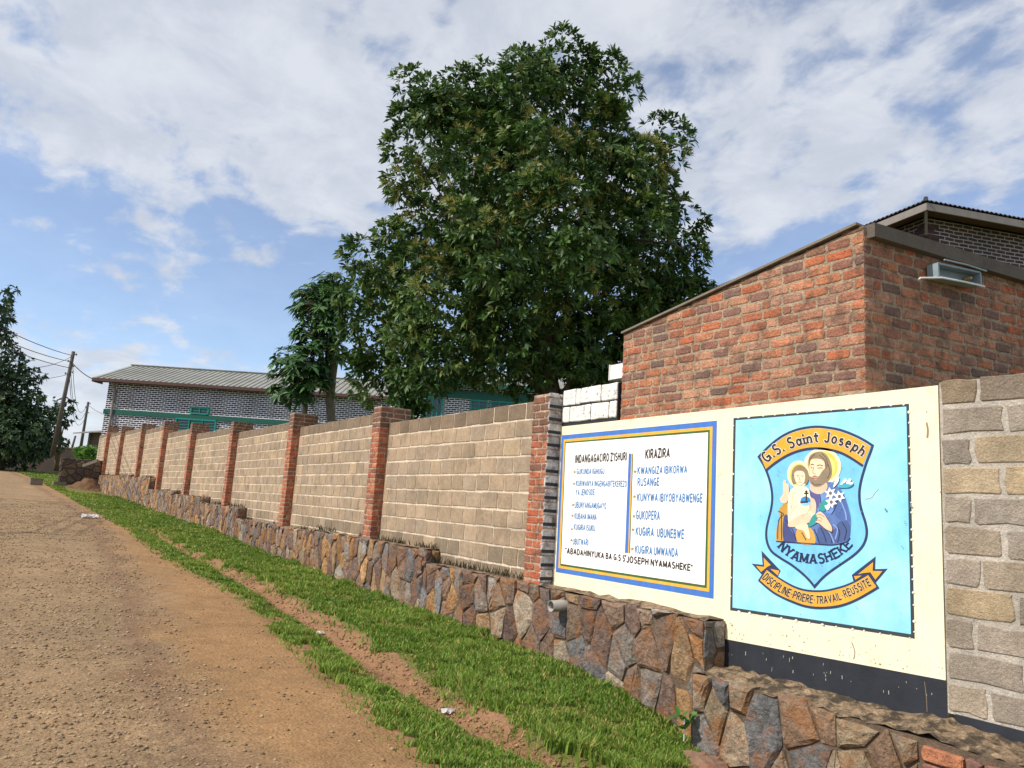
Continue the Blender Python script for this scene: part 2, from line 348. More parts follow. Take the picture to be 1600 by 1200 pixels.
def ground_material(stony=False):
    mt = bpy.data.materials.new("gravel_road" if stony else "soil"); mt.use_nodes = True
    nt = mt.node_tree; N = nt.nodes; Lk = nt.links; bs = N["Principled BSDF"]; bs.inputs["Roughness"].default_value = 0.95; bs.inputs["Specular IOR Level"].default_value = 0.15
    a = N.new("ShaderNodeAttribute"); a.attribute_name = "Col"
    tcn = N.new("ShaderNodeTexCoord")
    def noise(s, d=6, r=0.65):
        n = N.new("ShaderNodeTexNoise"); n.inputs["Scale"].default_value = s; n.inputs["Detail"].default_value = d; n.inputs["Roughness"].default_value = r
        Lk.new(tcn.outputs["Object"], n.inputs["Vector"]); return n.outputs["Fac"]
    def mr(v, lo, hi, c, d):
        n = N.new("ShaderNodeMapRange"); Lk.new(v, n.inputs[0])
        for i, q in enumerate((lo, hi, c, d)): n.inputs[i + 1].default_value = q
        return n.outputs[0]
    c = a.outputs["Color"]
    for s, d in ((1.7, 0.14), (9, 0.16), (55, 0.24), (160, 0.22)):
        m_ = N.new("ShaderNodeMix"); m_.data_type = "RGBA"; m_.blend_type = "MULTIPLY"; m_.inputs[0].default_value = 1
        cb = N.new("ShaderNodeCombineColor"); f = mr(noise(s), 0.3, 0.7, 1 - d, 1 + d); [Lk.new(f, cb.inputs[i]) for i in range(3)]
        Lk.new(c, m_.inputs[6]); Lk.new(cb.outputs[0], m_.inputs[7]); c = m_.outputs[2]
    if stony:                                  # embedded stones: every cell its own tone, on the gravelled part only
        for s, lo_, hi_, dt in ((20, .88, 1.12, 1.0), (52, .84, 1.16, 1.0), (120, .84, 1.16, 1.0)):
            v2 = N.new("ShaderNodeTexVoronoi"); v2.inputs["Scale"].default_value = s; v2.inputs["Randomness"].default_value = 1.0; Lk.new(tcn.outputs["Object"], v2.inputs["Vector"])
            sp = N.new("ShaderNodeSeparateColor"); Lk.new(v2.outputs["Color"], sp.inputs[0])
            f = mr(sp.outputs[0], 0, 1, lo_, hi_); mixf = N.new("ShaderNodeMix"); mixf.data_type = "FLOAT"; Lk.new(a.outputs["Alpha"], mixf.inputs[0]); mixf.inputs[2].default_value = 1.0; Lk.new(f, mixf.inputs[3])
            m_ = N.new("ShaderNodeMix"); m_.data_type = "RGBA"; m_.blend_type = "MULTIPLY"; m_.inputs[0].default_value = 1
            cb = N.new("ShaderNodeCombineColor"); [Lk.new(mixf.outputs[0], cb.inputs[i]) for i in range(3)]
            Lk.new(c, m_.inputs[6]); Lk.new(cb.outputs[0], m_.inputs[7]); c = m_.outputs[2]
    Lk.new(c, bs.inputs["Base Color"])
    vo = N.new("ShaderNodeTexVoronoi"); vo.inputs["Scale"].default_value = 38; Lk.new(tcn.outputs["Object"], vo.inputs["Vector"])
    b0 = N.new("ShaderNodeBump"); b0.inputs["Strength"].default_value = 0.55; b0.inputs["Distance"].default_value = 0.012; b0.invert = True; Lk.new(vo.outputs["Distance"], b0.inputs["Height"])
    b = N.new("ShaderNodeBump"); b.inputs["Strength"].default_value = 0.8; b.inputs["Distance"].default_value = 0.02; Lk.new(noise(30, 8, 0.7), b.inputs["Height"])
    Lk.new(b0.outputs[0], b.inputs["Normal"]); Lk.new(b.outputs[0], bs.inputs["Normal"])
    return mt
MT["soil"] = ground_material(); MT["gravel"] = ground_material(True)

def soil_colour(X, Y):
    """bare soil, red in the ditch, with a green-brown sward under the grass strips"""
    ug = _ip(_UG, Y); dl = _ip(_DL, Y); lg = _ip(_LG, Y)
    w = (_hash_noise(X, Y, .35, 5) - .6) * .35
    sward = np.array(lin(110, 106, 58)); red = np.array(lin(146, 110, 82)); dry = np.array(lin(120, 104, 72))
    C = np.ones(X.shape + (3,)) * red
    far = np.array(lin(104, 112, 60))
    g = (X + w > ug - .02) | ((X + w > lg) & (X + w < dl)) | (Y > 27) & (X + w > lg)
    C[g] = sward
    out = (X > 7.5) | (X < -5.2) | (Y > 80); C[out] = far
    return C
xs = np.unique(np.concatenate([np.linspace(-900, -60, 12), np.linspace(-60, -6, 14), np.linspace(-6, 1.5, 16), np.arange(1.5, 6.0, .06), np.linspace(6, 60, 20), np.linspace(60, 900, 12)]))
ys = np.unique(np.concatenate([np.linspace(-60, 0, 10), np.arange(0, 3, .3), np.arange(3, 16, .08), np.arange(16, 40, .25), np.linspace(40, 130, 60), np.linspace(130, 1500, 24)]))
V, F = grid_mesh(xs, ys, lambda a, b: ground_z(a, b) - 0.02 * (a < _ip(_LG, b)))
g = build("ground", V, F, MT["soil"], cols=soil_colour(V[:, 0], V[:, 1]), smooth=True)
tag(g, kind="structure")

def road_colour(X, Y):
    dr = _ip(_DR, Y); lg = _ip(_LG, Y)
    n = (_hash_noise(X, Y, .5, 8) - .5) * .7 + (_hash_noise(X, Y, 1.6, 9) - .5) * .5
    t = np.clip((X - dr + n * .8 + .25) / .6, 0, 1)[..., None]
    rut = np.exp(-((X - dr + .28 + n * .35) / .16) ** 2)[..., None] * np.clip((Y - 3) / 3, 0, 1)[..., None] * .55
    lane = (np.exp(-((X - .35 - n * .3) / .28) ** 2) * .5 + np.exp(-((X + 1.1 - n * .3) / .3) ** 2) * .5)[..., None]
    p = _hash_noise(X, Y, 1.1, 12)[..., None]; p2 = _hash_noise(X, Y, 2.7, 13)[..., None]
    gravel = np.array(lin(146, 123, 95)) * (1 - .2 * p) ; gravel = gravel * (1 - .25 * p2) + np.array(lin(168, 130, 92)) * .25 * p2
    dirt = np.array(lin(162, 126, 88)) * (1 - .15 * p) * (1 - .12 * p2)
    gravel = gravel * (1 - lane * .5) + np.array(lin(160, 134, 102)) * lane * .5
    C = gravel * (1 - t) + dirt * t
    C = C * (1 - rut) + np.array(lin(120, 92, 72)) * rut
    return np.concatenate([C, (1 - .75 * t) * (1 - .6 * lane)], -1)
us = np.linspace(0, 1, 130); ysr = np.unique(np.concatenate([np.linspace(-30, 1, 12), np.arange(1, 14, .07), np.arange(14, 40, .2), np.linspace(40, 120, 60)]))
U, Yg = np.meshgrid(us, ysr)
Xg = -6 + (_ip(_LG, Yg) + .12 + 6) * U
Xg = np.where(Yg > 60, Xg - (1 - U) * (Yg - 60) * .5, Xg)
Zg = ground_z(Xg, Yg) + 0.012 - 0.03 * np.clip((U - .97) / .03, 0, 1)
V = np.stack([Xg, Yg, Zg], -1).reshape(-1, 3); nx = len(us)
i = np.arange(nx - 1)[None] + np.arange(len(ysr) - 1)[:, None] * nx
F = np.stack([i, i + 1, i + nx + 1, i + nx], -1).reshape(-1, 4)
tag(build("road", V, F, MT["gravel"], cols=road_colour(Xg.ravel(), Yg.ravel()), smooth=True), kind="structure")

# loose stones on the road
def scatter_stones(name, P, size, palette, mat, flat=.6):
    n = len(P); base = np.array([(1, 0, 0), (0, 1, 0), (-1, 0, 0), (0, -1, 0), (0, 0, 1), (0, 0, -.6)], float)
    fb = np.array([(0, 1, 4), (1, 2, 4), (2, 3, 4), (3, 0, 4), (1, 0, 5), (2, 1, 5), (3, 2, 5), (0, 3, 5)])
    a = rng.uniform(0, 6.28, n); ca, sa = np.cos(a), np.sin(a)
    B = base[None] * rng.uniform(.6, 1.3, (n, 6, 3)) * size[:, None, None] * np.array([1, rng.uniform(.6, 1), flat])
    x = B[..., 0] * ca[:, None] - B[..., 1] * sa[:, None]; y = B[..., 0] * sa[:, None] + B[..., 1] * ca[:, None]
    Vv = np.stack([x, y, B[..., 2]], -1) + P[:, None]
    Ff = fb[None] + (np.arange(n) * 6)[:, None, None]
    pal = np.array(palette)[rng.integers(0, len(palette), n)] * rng.uniform(.75, 1.2, (n, 1))
    return build(name, Vv.reshape(-1, 3), Ff.reshape(-1, 3), mat, cols=np.repeat(pal, 6, 0))
n = 70000
yy = 3.2 + 32 * rng.random(n) ** 2.2; xx = rng.uniform(-1.2, 2.75, n)
keep = (xx < _ip(_LG, yy) + .05) & ((xx < _ip(_DR, yy) + .1) | (rng.random(n) < .18)) & (_hash_noise(xx, yy, .7, 21) + rng.random(n) * .6 > .62)
xx, yy = xx[keep], yy[keep]
sz = (.0035 + .016 * rng.random(len(xx)) ** 4.5) * (1 + yy * .03)
tag(scatter_stones("road_gravel", np.stack([xx, yy, ground_z(xx, yy) + .012 + sz * .1], -1), sz,
    [lin(156, 134, 104), lin(142, 118, 90), lin(124, 104, 80), lin(168, 146, 114), lin(146, 116, 82)], MT["pebble"]), "loose gravel strewn over the dirt road", "gravel", kind="stuff")
n = 2600
yy = 4.0 + 20 * rng.random(n) ** 1.6; xx = _ip(_DL, yy) + (_ip(_UG, yy) - _ip(_DL, yy)) * rng.random(n)
sz = (.005 + .018 * rng.random(n) ** 2.5) * (1 + yy * .03)
tag(scatter_stones("ditch_clods", np.stack([xx, yy, ground_z(xx, yy) + sz * .2], -1), sz,
    [lin(150, 114, 86), lin(140, 104, 78), lin(160, 124, 94), lin(134, 100, 76)], MT["pebble"], .8), "crumbled red earth lying along the shallow ditch", "earth clods", kind="stuff")

# ------------------------------------------------------------------ grass
def grass(name, X, Y, label, hmul=1.0, seed=0):
    n = len(X); r = np.random.default_rng(seed)
    Z = ground_z(X, Y) - .005
    patch = _hash_noise(X, Y, .45, 31 + seed); patch2 = _hash_noise(X, Y, 1.3, 37 + seed)
    tuft = np.where(_hash_noise(X, Y, .16, 85) > .74, 1.7, 1.0) * np.where((_hash_noise(X, Y, .28, 83) > .72), .55, 1.0)
    h = tuft * (.018 + .042 * patch + .03 * r.random(n)) * hmul * (.65 + .6 * patch2)
    w = (.0028 + .00075 * Y) * r.uniform(.7, 1.3, n)
    a = r.uniform(0, 6.28, n); lean = r.uniform(.1, .75, n) * h; la = r.uniform(0, 6.28, n)
    dx, dy = np.cos(a) * w, np.sin(a) * w; lx, ly = np.cos(la) * lean, np.sin(la) * lean
    b = np.stack([X, Y, Z], -1)
    v0 = b + np.stack([-dx, -dy, 0 * dx], -1); v1 = b + np.stack([dx, dy, 0 * dx], -1)
    mid = b + np.stack([lx * .35, ly * .35, h * .6], -1)
    v2 = mid + np.stack([dx * .75, dy * .75, 0 * dx], -1); v3 = mid - np.stack([dx * .75, dy * .75, 0 * dx], -1)
    v4 = b + np.stack([lx, ly, h * .95], -1)
    Vv = np.stack([v0, v1, v2, v3, v4], 1).reshape(-1, 3)
    k = (np.arange(n) * 5)[:, None]
    T = np.concatenate([k + np.array([[0, 1, 2]]), k + np.array([[0, 2, 3]]), k + np.array([[3, 2, 4]])], 0)
    g1, g2, g3 = np.array(lin(98, 132, 46)), np.array(lin(146, 168, 72)), np.array(lin(180, 166, 96))
    t = np.clip(patch2 * .8 + r.normal(0, .22, n), 0, 1)[:, None]
    C = g1 * (1 - t) + g2 * t
    dry = r.random(n) < .10; C[dry] = g3
    worn = (_hash_noise(X, Y, .28, 83) > .72) & (_hash_noise(X, Y, 1.6, 84) > .4); C[worn & (r.random(n) < .6)] = np.array(lin(164, 158, 88))
    C *= r.uniform(.7, 1.2, (n, 1))
    return tag(build(name, Vv, T, MT["grass"], cols=np.repeat(C, 5, 0)), label, "grass", kind="stuff")
def foot_x(y): return np.interp(y, [0, 19.6, 25.6, 31.4, 37.1, 42.9, 48.6, 54.4, 75], [5.3, 5.3, 5.22, 5.0, 4.78, 4.5, 4.23, 3.96, 3.4])
def edge_keep(d, n_):   # ragged edges
    return d + (n_ - .62) * .5 > np.where(np.random.default_rng(len(d)).random(len(d)) < .05, -.3, 0)
n = 170000
Y = 3.9 + 41 * rng.random(n) ** 2.0; a, b = _ip(_UG, Y) - .2, foot_x(Y) + .02
X = a + (b - a) * rng.random(n)
nz = _hash_noise(X, Y, .5, 40) * .45 + _hash_noise(X, Y, .2, 41) * .4 + _hash_noise(X, Y, .06, 42) * .3
k = edge_keep(X - a - .24, nz) & ((Y > 4.75) | (X < 4.95)) 
grass("upper_grass", X[k], Y[k], "thick green grass strip growing along the foot of the stone wall", 1.15, 1)
n = 76000
Y = 3.9 + 23.5 * rng.random(n) ** 1.9; a, b = _ip(_LG, Y) - .2, _ip(_DL, Y) + .15
X = a + (b - a) * rng.random(n)
nz = _hash_noise(X, Y, .5, 50) * .45 + _hash_noise(X, Y, .2, 51) * .4 + _hash_noise(X, Y, .06, 52) * .3
k = edge_keep(X - a - .16, nz) & edge_keep(b - X - .20, 1.12 - nz)
grass("verge_grass", X[k], Y[k], "narrow green grass verge between the dirt road and the red ditch", .85, 2)
n = 26000
Y = 26 + 48 * rng.random(n); a, b = _ip(_LG, Y), np.where(Y < 45, 4.6, np.where(Y < 53, 2.2, 7.0)); b = np.where(Y < 34, foot_x(Y), b)
X = a + (b - a) * rng.random(n)
grass("bank_grass", X, Y, "short grass bank at the far bend of the road", 1.0, 3)

def blades(name, P, h, w, cols_, label, cat, seed, lean=.6):
    r = np.random.default_rng(seed); n = len(P); a = r.uniform(0, 6.28, n); la = r.uniform(0, 6.28, n); h = h * r.uniform(.5, 1.4, n)
    d = np.stack([np.cos(a), np.sin(a), 0 * a], -1) * w; t_ = np.stack([np.cos(la) * h * lean, np.sin(la) * h * lean, h], -1)
    Vv = np.stack([P - d, P + d, P + t_ * .6 + d * .6, P + t_ * .6 - d * .6, P + t_], 1).reshape(-1, 3); k = (np.arange(n) * 5)[:, None]
    T = np.concatenate([k + np.array([[0, 1, 2]]), k + np.array([[0, 2, 3]]), k + np.array([[3, 2, 4]])], 0)
    C = np.array(cols_)[r.integers(0, len(cols_), n)] * r.uniform(.8, 1.15, (n, 1))
    return tag(build(name, Vv, T, MT["grass"], cols=np.repeat(C, 5, 0)), label, cat, kind="stuff")
n = 9000; Y = 4.2 + 22 * rng.random(n) ** 1.6; X = _ip(_DL, Y) + (_ip(_UG, Y) - _ip(_DL, Y)) * rng.random(n); k = _hash_noise(X, Y, .4, 61) + .35 * rng.random(n) > .72
blades("ditch_straw", np.stack([X, Y, ground_z(X, Y)], -1)[k], .028, .004, [lin(150, 134, 84), lin(170, 146, 100), lin(112, 122, 62)], "thin dry straw and sprouts scattered along the red ditch", "straw", 71, 1.6)
n = 2600; Y = 5.0 + 50 * rng.random(n) ** 1.5; k = _hash_noise(Y, Y * .3, .8, 66) + .3 * rng.random(n) > .62; Y = Y[k]
zl_ = np.array([[s_[1] for s_ in [(4.95, -.84), (10.55, -.655), (16.1, -.70), (22.3, -.40), (26.8, -.20), (31.4, -.10), (36.6, .42), (41.5, .50)] if y >= s_[0]][-1] for y in Y]); Y_, zl_ = Y[Y > 7.9], zl_[Y > 7.9]
X = np.interp(Y_, [0, 19.6, 25.6, 31.4, 37.1, 42.9, 48.6, 54.4, 57.2], [5.5, 5.5, 5.45, 5.2, 4.98, 4.7, 4.43, 4.16, 4.02]) - .03 - .10 * rng.random(len(Y_))
blades("ledge_weeds", np.stack([X, Y_, zl_ + EYE], -1), .09, .008, [lin(74, 68, 48), lin(92, 84, 56), lin(64, 62, 46)], "dry dark weeds growing on the ledge under the block wall", "weeds", 72, .4)

# ------------------------------------------------------------------ masonry helpers
BRICK_PAL = [lin(188, 118, 84), lin(194, 128, 94), lin(178, 108, 78), lin(172, 114, 88), lin(154, 106, 88), lin(142, 104, 90), lin(196, 142, 110), lin(180, 132, 106), lin(130, 100, 88), lin(190, 104, 68), lin(184, 130, 100), lin(190, 122, 86), lin(166, 110, 86), lin(194, 114, 76), lin(168, 124, 102)]
def _calm(P, k=.04): return [tuple(c * (1 - k) + (sum(q) / 3) * k for c in q) for q in P]
PILLAR_PAL = [lin(196, 112, 78), lin(200, 124, 88), lin(184, 104, 74), lin(172, 110, 84), lin(196, 102, 66), lin(188, 122, 92), lin(150, 98, 80)]
BLOCK_PAL = [lin(172, 149, 122), lin(176, 152, 125), lin(168, 146, 121), lin(165, 145, 122), lin(180, 155, 126), lin(171, 149, 125)]
GREYBLOCK_PAL = [lin(158, 144, 128), lin(164, 148, 128), lin(176, 156, 128), lin(152, 140, 126), lin(182, 160, 128), lin(160, 146, 130)]

BRICK_PAL = _calm(BRICK_PAL); PILLAR_PAL = _calm(PILLAR_PAL, .04)
def brick(mb, o, u, nrm, s0, s1, z0, z1, out, col, jit=.004, back=.03, round_=.012, tilt=0.0, edge=.009):
    """one brick on the face o + s*u (+ z up), standing `out` proud along nrm, with worn irregular corners"""
    w, h = s1 - s0, z1 - z0
    r = min(round_, w * .3, h * .35)
    pts = [(r, 0), (w * .5, 0), (w - r, 0), (w, r), (w, h * .5), (w, h - r), (w - r, h), (w * .5, h), (r, h), (0, h - r), (0, h * .5), (0, r)]
    pts = [(x + random.uniform(-jit, jit), y + random.uniform(-jit, jit)) for x, y in pts]
    cx_, cy_ = w / 2, h / 2; n = len(pts); v = []
    edge = min(edge, w * .25, h * .25)
    for k, (ins, d) in enumerate(((0, -back), (0, out * .55), (edge, out))):
        for x, y in pts:
            fx = 1 - ins / (w / 2); fy = 1 - ins / (h / 2)
            xx_ = cx_ + (x - cx_) * fx; yy_ = cy_ + (y - cy_) * fy
            dd = d + (random.uniform(-.15, .15) * out if k == 2 else 0)
            p = o + u * (s0 + xx_) + nrm * dd; v.append((p[0], p[1], p[2] + z0 + yy_ + tilt * (s0 + xx_)))
    f = []
    for k in range(2):
        for j in range(n):
            j2 = (j + 1) % n; f.append((k * n + j, k * n + j2, (k + 1) * n + j2, (k + 1) * n + j))
    f.append(tuple(2 * n + j for j in range(n)))
    mb.add(v, f, col)

def masonry(mb, o, u, nrm, s0, s1, z0, ztop, bl, bh, joint, out, pal, top_tone=None, jit=.004, mix_half=False, round_=.012, low=None, flip=0, jv=None, edge=.009):
    """courses of bricks from z0 up to ztop(s)"""
    o = np.array(o, float); u = np.array(u, float); nrm = np.array(nrm, float); jv = joint if jv is None else jv
    z = z0; row = flip; zt = ztop if callable(ztop) else (lambda s: ztop)
    zmax = max(zt(s0), zt(s1), zt((s0 + s1) / 2))
    while z < zmax - .02:
        hh = min(bh, zmax - z + .0)
        s = s0 - (0 if row % 2 == 0 else bl * random.uniform(.42, .56))
        while s < s1 - .015:
            L = bl * random.uniform(.86, 1.14)
            if mix_half and random.random() < .16: L *= .5
            a, b = max(s, s0), min(s + L, s1)
            if s1 - b < .05: b = s1
            mid = (a + b) / 2; top = min(z + hh, zt(mid))
            if b - a - jv > .022 and top - z - joint > .02:
                c = np.array(random.choice(pal)) * random.uniform(.9, 1.1)
                if top_tone is not None and zt(mid) - z < top_tone[0]: c = c * .3 + np.array(top_tone[1]) * .7 * random.uniform(.8, 1.2)
                if low is not None and z - z0 < low[0] and random.random() < .7: c = c * .6 + np.array(low[1]) * .4
                wob = random.uniform(-.004, .004)
                brick(mb, o, u, nrm, a + jv / 2, b - jv / 2, z + joint / 2 + wob, top - joint / 2 + wob, out, c, jit, .02, round_, 0.0, edge)
            s += L
            if b >= s1: break
        z += bh; row += 1

def P3(x, y, z): return np.array([x, y, z + EYE], float)

# ------------------------------------------------------------------ boundary wall (far bays)
PATH = np.array([(5.5, 2.0), (5.5, 19.6), (5.45, 25.6), (5.2, 31.4), (4.98, 37.1), (4.7, 42.9), (4.43, 48.6), (4.16, 54.4), (4.02, 57.2)])
def path_x(y): return np.interp(y, PATH[:, 1], PATH[:, 0])
PIL = [7.80, 13.08, 18.42, 24.5, 30.2, 35.5, 40.8, 46.9, 52.2]               # pillar centres along the wall
WTOP = [1.42, 1.64, 1.82, 2.02, 2.29, 2.68, 2.87, 2.98, 3.10]                # bay tops (eye-relative)
PTOP = [1.45, 1.72, 1.98, 2.14, 2.42, 2.80, 2.98, 3.20, 3.46]
WBOT = [-.83, -.75, -.74, -.56, -.37, -.26, -.10, .20, .45]
wall = thing("boundary_wall", P3(5.5, 30, -.9), "long tan block boundary wall with nine brick pillars stepping up the road", "wall")
for k in range(9):
    y0 = PIL[k]; y1 = PIL[k + 1] if k < 8 else 56.8
    a = np.array([path_x(y0), y0]); b = np.array([path_x(y1), y1]); L = np.linalg.norm(b - a); d2 = (b - a) / L
    u = np.array([d2[0], d2[1], 0]); nrm = np.array([-d2[1], d2[0], 0])
    if nrm[0] > 0: nrm = -nrm
    o = np.array([a[0], a[1], 0]); zb, zt = WBOT[k] - .12 + EYE, WTOP[k] + EYE
    mb = MB()
    # mortar core
    core = o + u * L / 2 - nrm * .11; core[2] = (zb + zt - .012) / 2
    mb.obox(core, u * (L / 2), nrm * .105, np.array([0, 0, (zt - .012 - zb) / 2]), np.array(lin(220, 202, 178)))
    bh = (zt - zb) / round((zt - zb) / .228)
    masonry(mb, o, u, nrm, 0, L, zb, zt, .40 if k < 3 else .42, bh, .028, .004, BLOCK_PAL, (bh * 1.05, lin(112, 94, 76)), .006, round_=.008, low=(.25, lin(92, 84, 64)), jv=.024, edge=.005)
    mb.build("block_panel", MT["block"], wall)
def pillar(k, width=.37, pr=.19):
    y = PIL[k]; x = path_x(y)
    zb, zt = min(WBOT[k], WBOT[max(k - 1, 0)]) - .15 + EYE, PTOP[k] + EYE
    mb = MB(); e = np.array([0, 1, 0.]); ex = np.array([1, 0, 0.])
    y0, y1 = y - width / 2, y + width / 2; xf = x - pr; xb = x + .42
    gm = np.array(lin(190, 168, 142))
    mb.box((xf + .012, y0 + .012, zb), (xb - .012, y1 - .012, zt - .012), gm)
    tone = (.42, lin(104, 88, 74))
    masonry(mb, (xf + .012, y0, 0), e, -ex, 0, width, zb, zt, .235, .092, .018, .008, PILLAR_PAL, tone, .004, True)
    if k > 0:
        masonry(mb, (xb, y0 + .012, 0), -ex, -e, 0, xb - xf, zb, zt, .235, .092, .018, .008, PILLAR_PAL, tone, .004, True, flip=1)
    else:
        masonry(mb, (xb, y0 + .012, 0), -ex, -e, 0, xb - xf, zb, zt, .30, .158, .012, .012, [lin(206, 202, 198), lin(196, 192, 190), lin(186, 180, 176)], None, .004)
    masonry(mb, (xf, y1 - .012, 0), ex, e, 0, xb - xf, zb, zt, .235, .092, .018, .008, PILLAR_PAL, tone, .004, True)
    return mb.build("pillar", MT["brick"] , wall)
for k in range(9):
    o = pillar(k)
    if k == 0: tag(o, "brick pillar with its side painted grey and black")
# black paint in the joints on the painted side of the first pillar
mb = MB(); y0 = PIL[0] - .37 / 2; zb = WBOT[0] + EYE - .1
zz_ = zb
while zz_ < PTOP[0] + EYE - .05:
    mb.box((5.5 - .186, y0 - .004, zz_ - .019), (5.5 - .004, y0 + .010, zz_ + .019)); zz_ += .158
mb.build("painted_joint", MT["black_paint"], wall)

# ------------------------------------------------------------------ rubble stone walls
STONE_PAL = [lin(150, 122, 92), lin(134, 114, 96), lin(126, 116, 106), lin(114, 110, 108), lin(130, 104, 86), lin(108, 88, 78), lin(164, 128, 88), lin(150, 134, 114), lin(124, 102, 86), lin(142, 134, 124), lin(118, 96, 84), lin(152, 112, 76)]
def clip_poly(poly, nx_, ny_, c):
    out = []
    for i in range(len(poly)):
        p, q = poly[i], poly[(i + 1) % len(poly)]
        dp, dq = nx_ * p[0] + ny_ * p[1] - c, nx_ * q[0] + ny_ * q[1] - c
        if dp <= 0: out.append(p)
        if dp * dq < 0:
            t = dp / (dp - dq); out.append((p[0] + (q[0] - p[0]) * t, p[1] + (q[1] - p[1]) * t))
    return out
def rubble(mb, to3, s0, s1, zlo, zhi, ws, hs, pal, gap=.012, proud=.05, lean=.12):
    """irregular stones filling the strip s0..s1 between zlo(s) and zhi(s); to3(s, z, d) gives the 3-D point"""
    seeds = []; s = s0 - ws
    col = 0
    while s < s1 + ws:
        zc0 = zlo(min(max(s, s0), s1)); zc1 = zhi(min(max(s, s0), s1)); z = zc0 - hs * random.uniform(.1, .9)
        while z < zc1 + hs * .6:
            near_top = zc1 - z < hs * .7
            seeds.append(((s + random.uniform(-.34, .34) * ws) / ws, (z + random.uniform(-.3, .3) * hs) / hs)); z += hs * (random.uniform(.55, .8) if near_top else random.uniform(.8, 1.25))
        s += ws * random.uniform(.75, 1.1); col += 1
    seeds = [q for q in seeds if random.random() > .16]           # gaps let some stones grow large
    S = np.array(seeds)
    for i, (px, py) in enumerate(seeds):
        sx, sz_ = px * ws, py * hs
        sc = min(max(sx, s0), s1); top, bot = zhi(sc), zlo(sc)
        if sz_ > top + .25 or sx < s0 - .3 or sx > s1 + .3: continue
        poly = [(px - 2, py - 2), (px + 2, py - 2), (px + 2, py + 2), (px - 2, py + 2)]
        d = ((S - S[i]) ** 2).sum(1); near = np.argsort(d)[1:22]
        for j in near:
            qx, qy = seeds[j]; a, b = qx - px, qy - py
            if random.random() < .0: continue
            poly = clip_poly(poly, a, b, (qx * qx + qy * qy - px * px - py * py) / 2)
            if len(poly) < 3: break
        poly = [(x * ws + (y * hs - bot) * lean, y * hs) for x, y in poly]
        poly = clip_poly(poly, 0, 1, top); 
        if len(poly) >= 3: poly = clip_poly(poly, 0, -1, -(bot - .1))
        if len(poly) >= 3: poly = clip_poly(poly, 1, 0, s1)
        if len(poly) >= 3: poly = clip_poly(poly, -1, 0, -s0)
        if len(poly) < 3: continue
        A = abs(sum(poly[k][0] * poly[(k + 1) % len(poly)][1] - poly[(k + 1) % len(poly)][0] * poly[k][1] for k in range(len(poly)))) / 2
        if A < .0035: continue
        cx_ = sum(p[0] for p in poly) / len(poly); cy_ = sum(p[1] for p in poly) / len(poly)
        ring = []
        for k in range(len(poly)):
            p, q = poly[k], poly[(k + 1) % len(poly)]; L = math.hypot(q[0] - p[0], q[1] - p[1])
            m_ = max(1, int(L / .10))
            for t in range(m_):
                f = (t + random.uniform(-.2, .2) * (t > 0)) / m_
                ring.append((p[0] + (q[0] - p[0]) * f, p[1] + (q[1] - p[1]) * f))
        R = math.sqrt(A / math.pi); n = len(ring)
        tiltx, tilty = random.uniform(-.10, .10), random.uniform(-.08, .08); pr = proud * random.uniform(.5, 1.25)
        v = []
        for kk, (sc_, dd) in enumerate(((1 - gap / R, -.05), (1 - gap / R * 1.15, pr * .45), (1 - gap / R - min(.035 / R, .3), pr))):
            for x, y in ring:
                jx, jy = random.uniform(-.008, .008), random.uniform(-.008, .008)
                xx_, yy_ = cx_ + (x - cx_) * sc_ + jx, cy_ + (y - cy_) * sc_ + jy
                d_ = dd + (0 if kk == 0 else (xx_ - cx_) * tiltx + (yy_ - cy_) * tilty + random.uniform(-.008, .008))
                v.append(to3(xx_, yy_, d_))
        # inner ring and centre, roughened
        for x, y in ring:
            xx_, yy_ = cx_ + (x - cx_) * .48, cy_ + (y - cy_) * .48
            v.append(to3(xx_, yy_, pr + (xx_ - cx_) * tiltx + (yy_ - cy_) * tilty + random.uniform(-.007, .009)))
        v.append(to3(cx_, cy_, pr + random.uniform(-.005, .010)))
        f = []
        for kk in range(3):
            for j in range(n):
                j2 = (j + 1) % n; f.append((kk * n + j, kk * n + j2, (kk + 1) * n + j2, (kk + 1) * n + j))
        for j in range(n): f.append((3 * n + j, 3 * n + (j + 1) % n, 4 * n))
        mb.add(v, f, np.array(random.choice(pal)) * random.uniform(.85, 1.4))

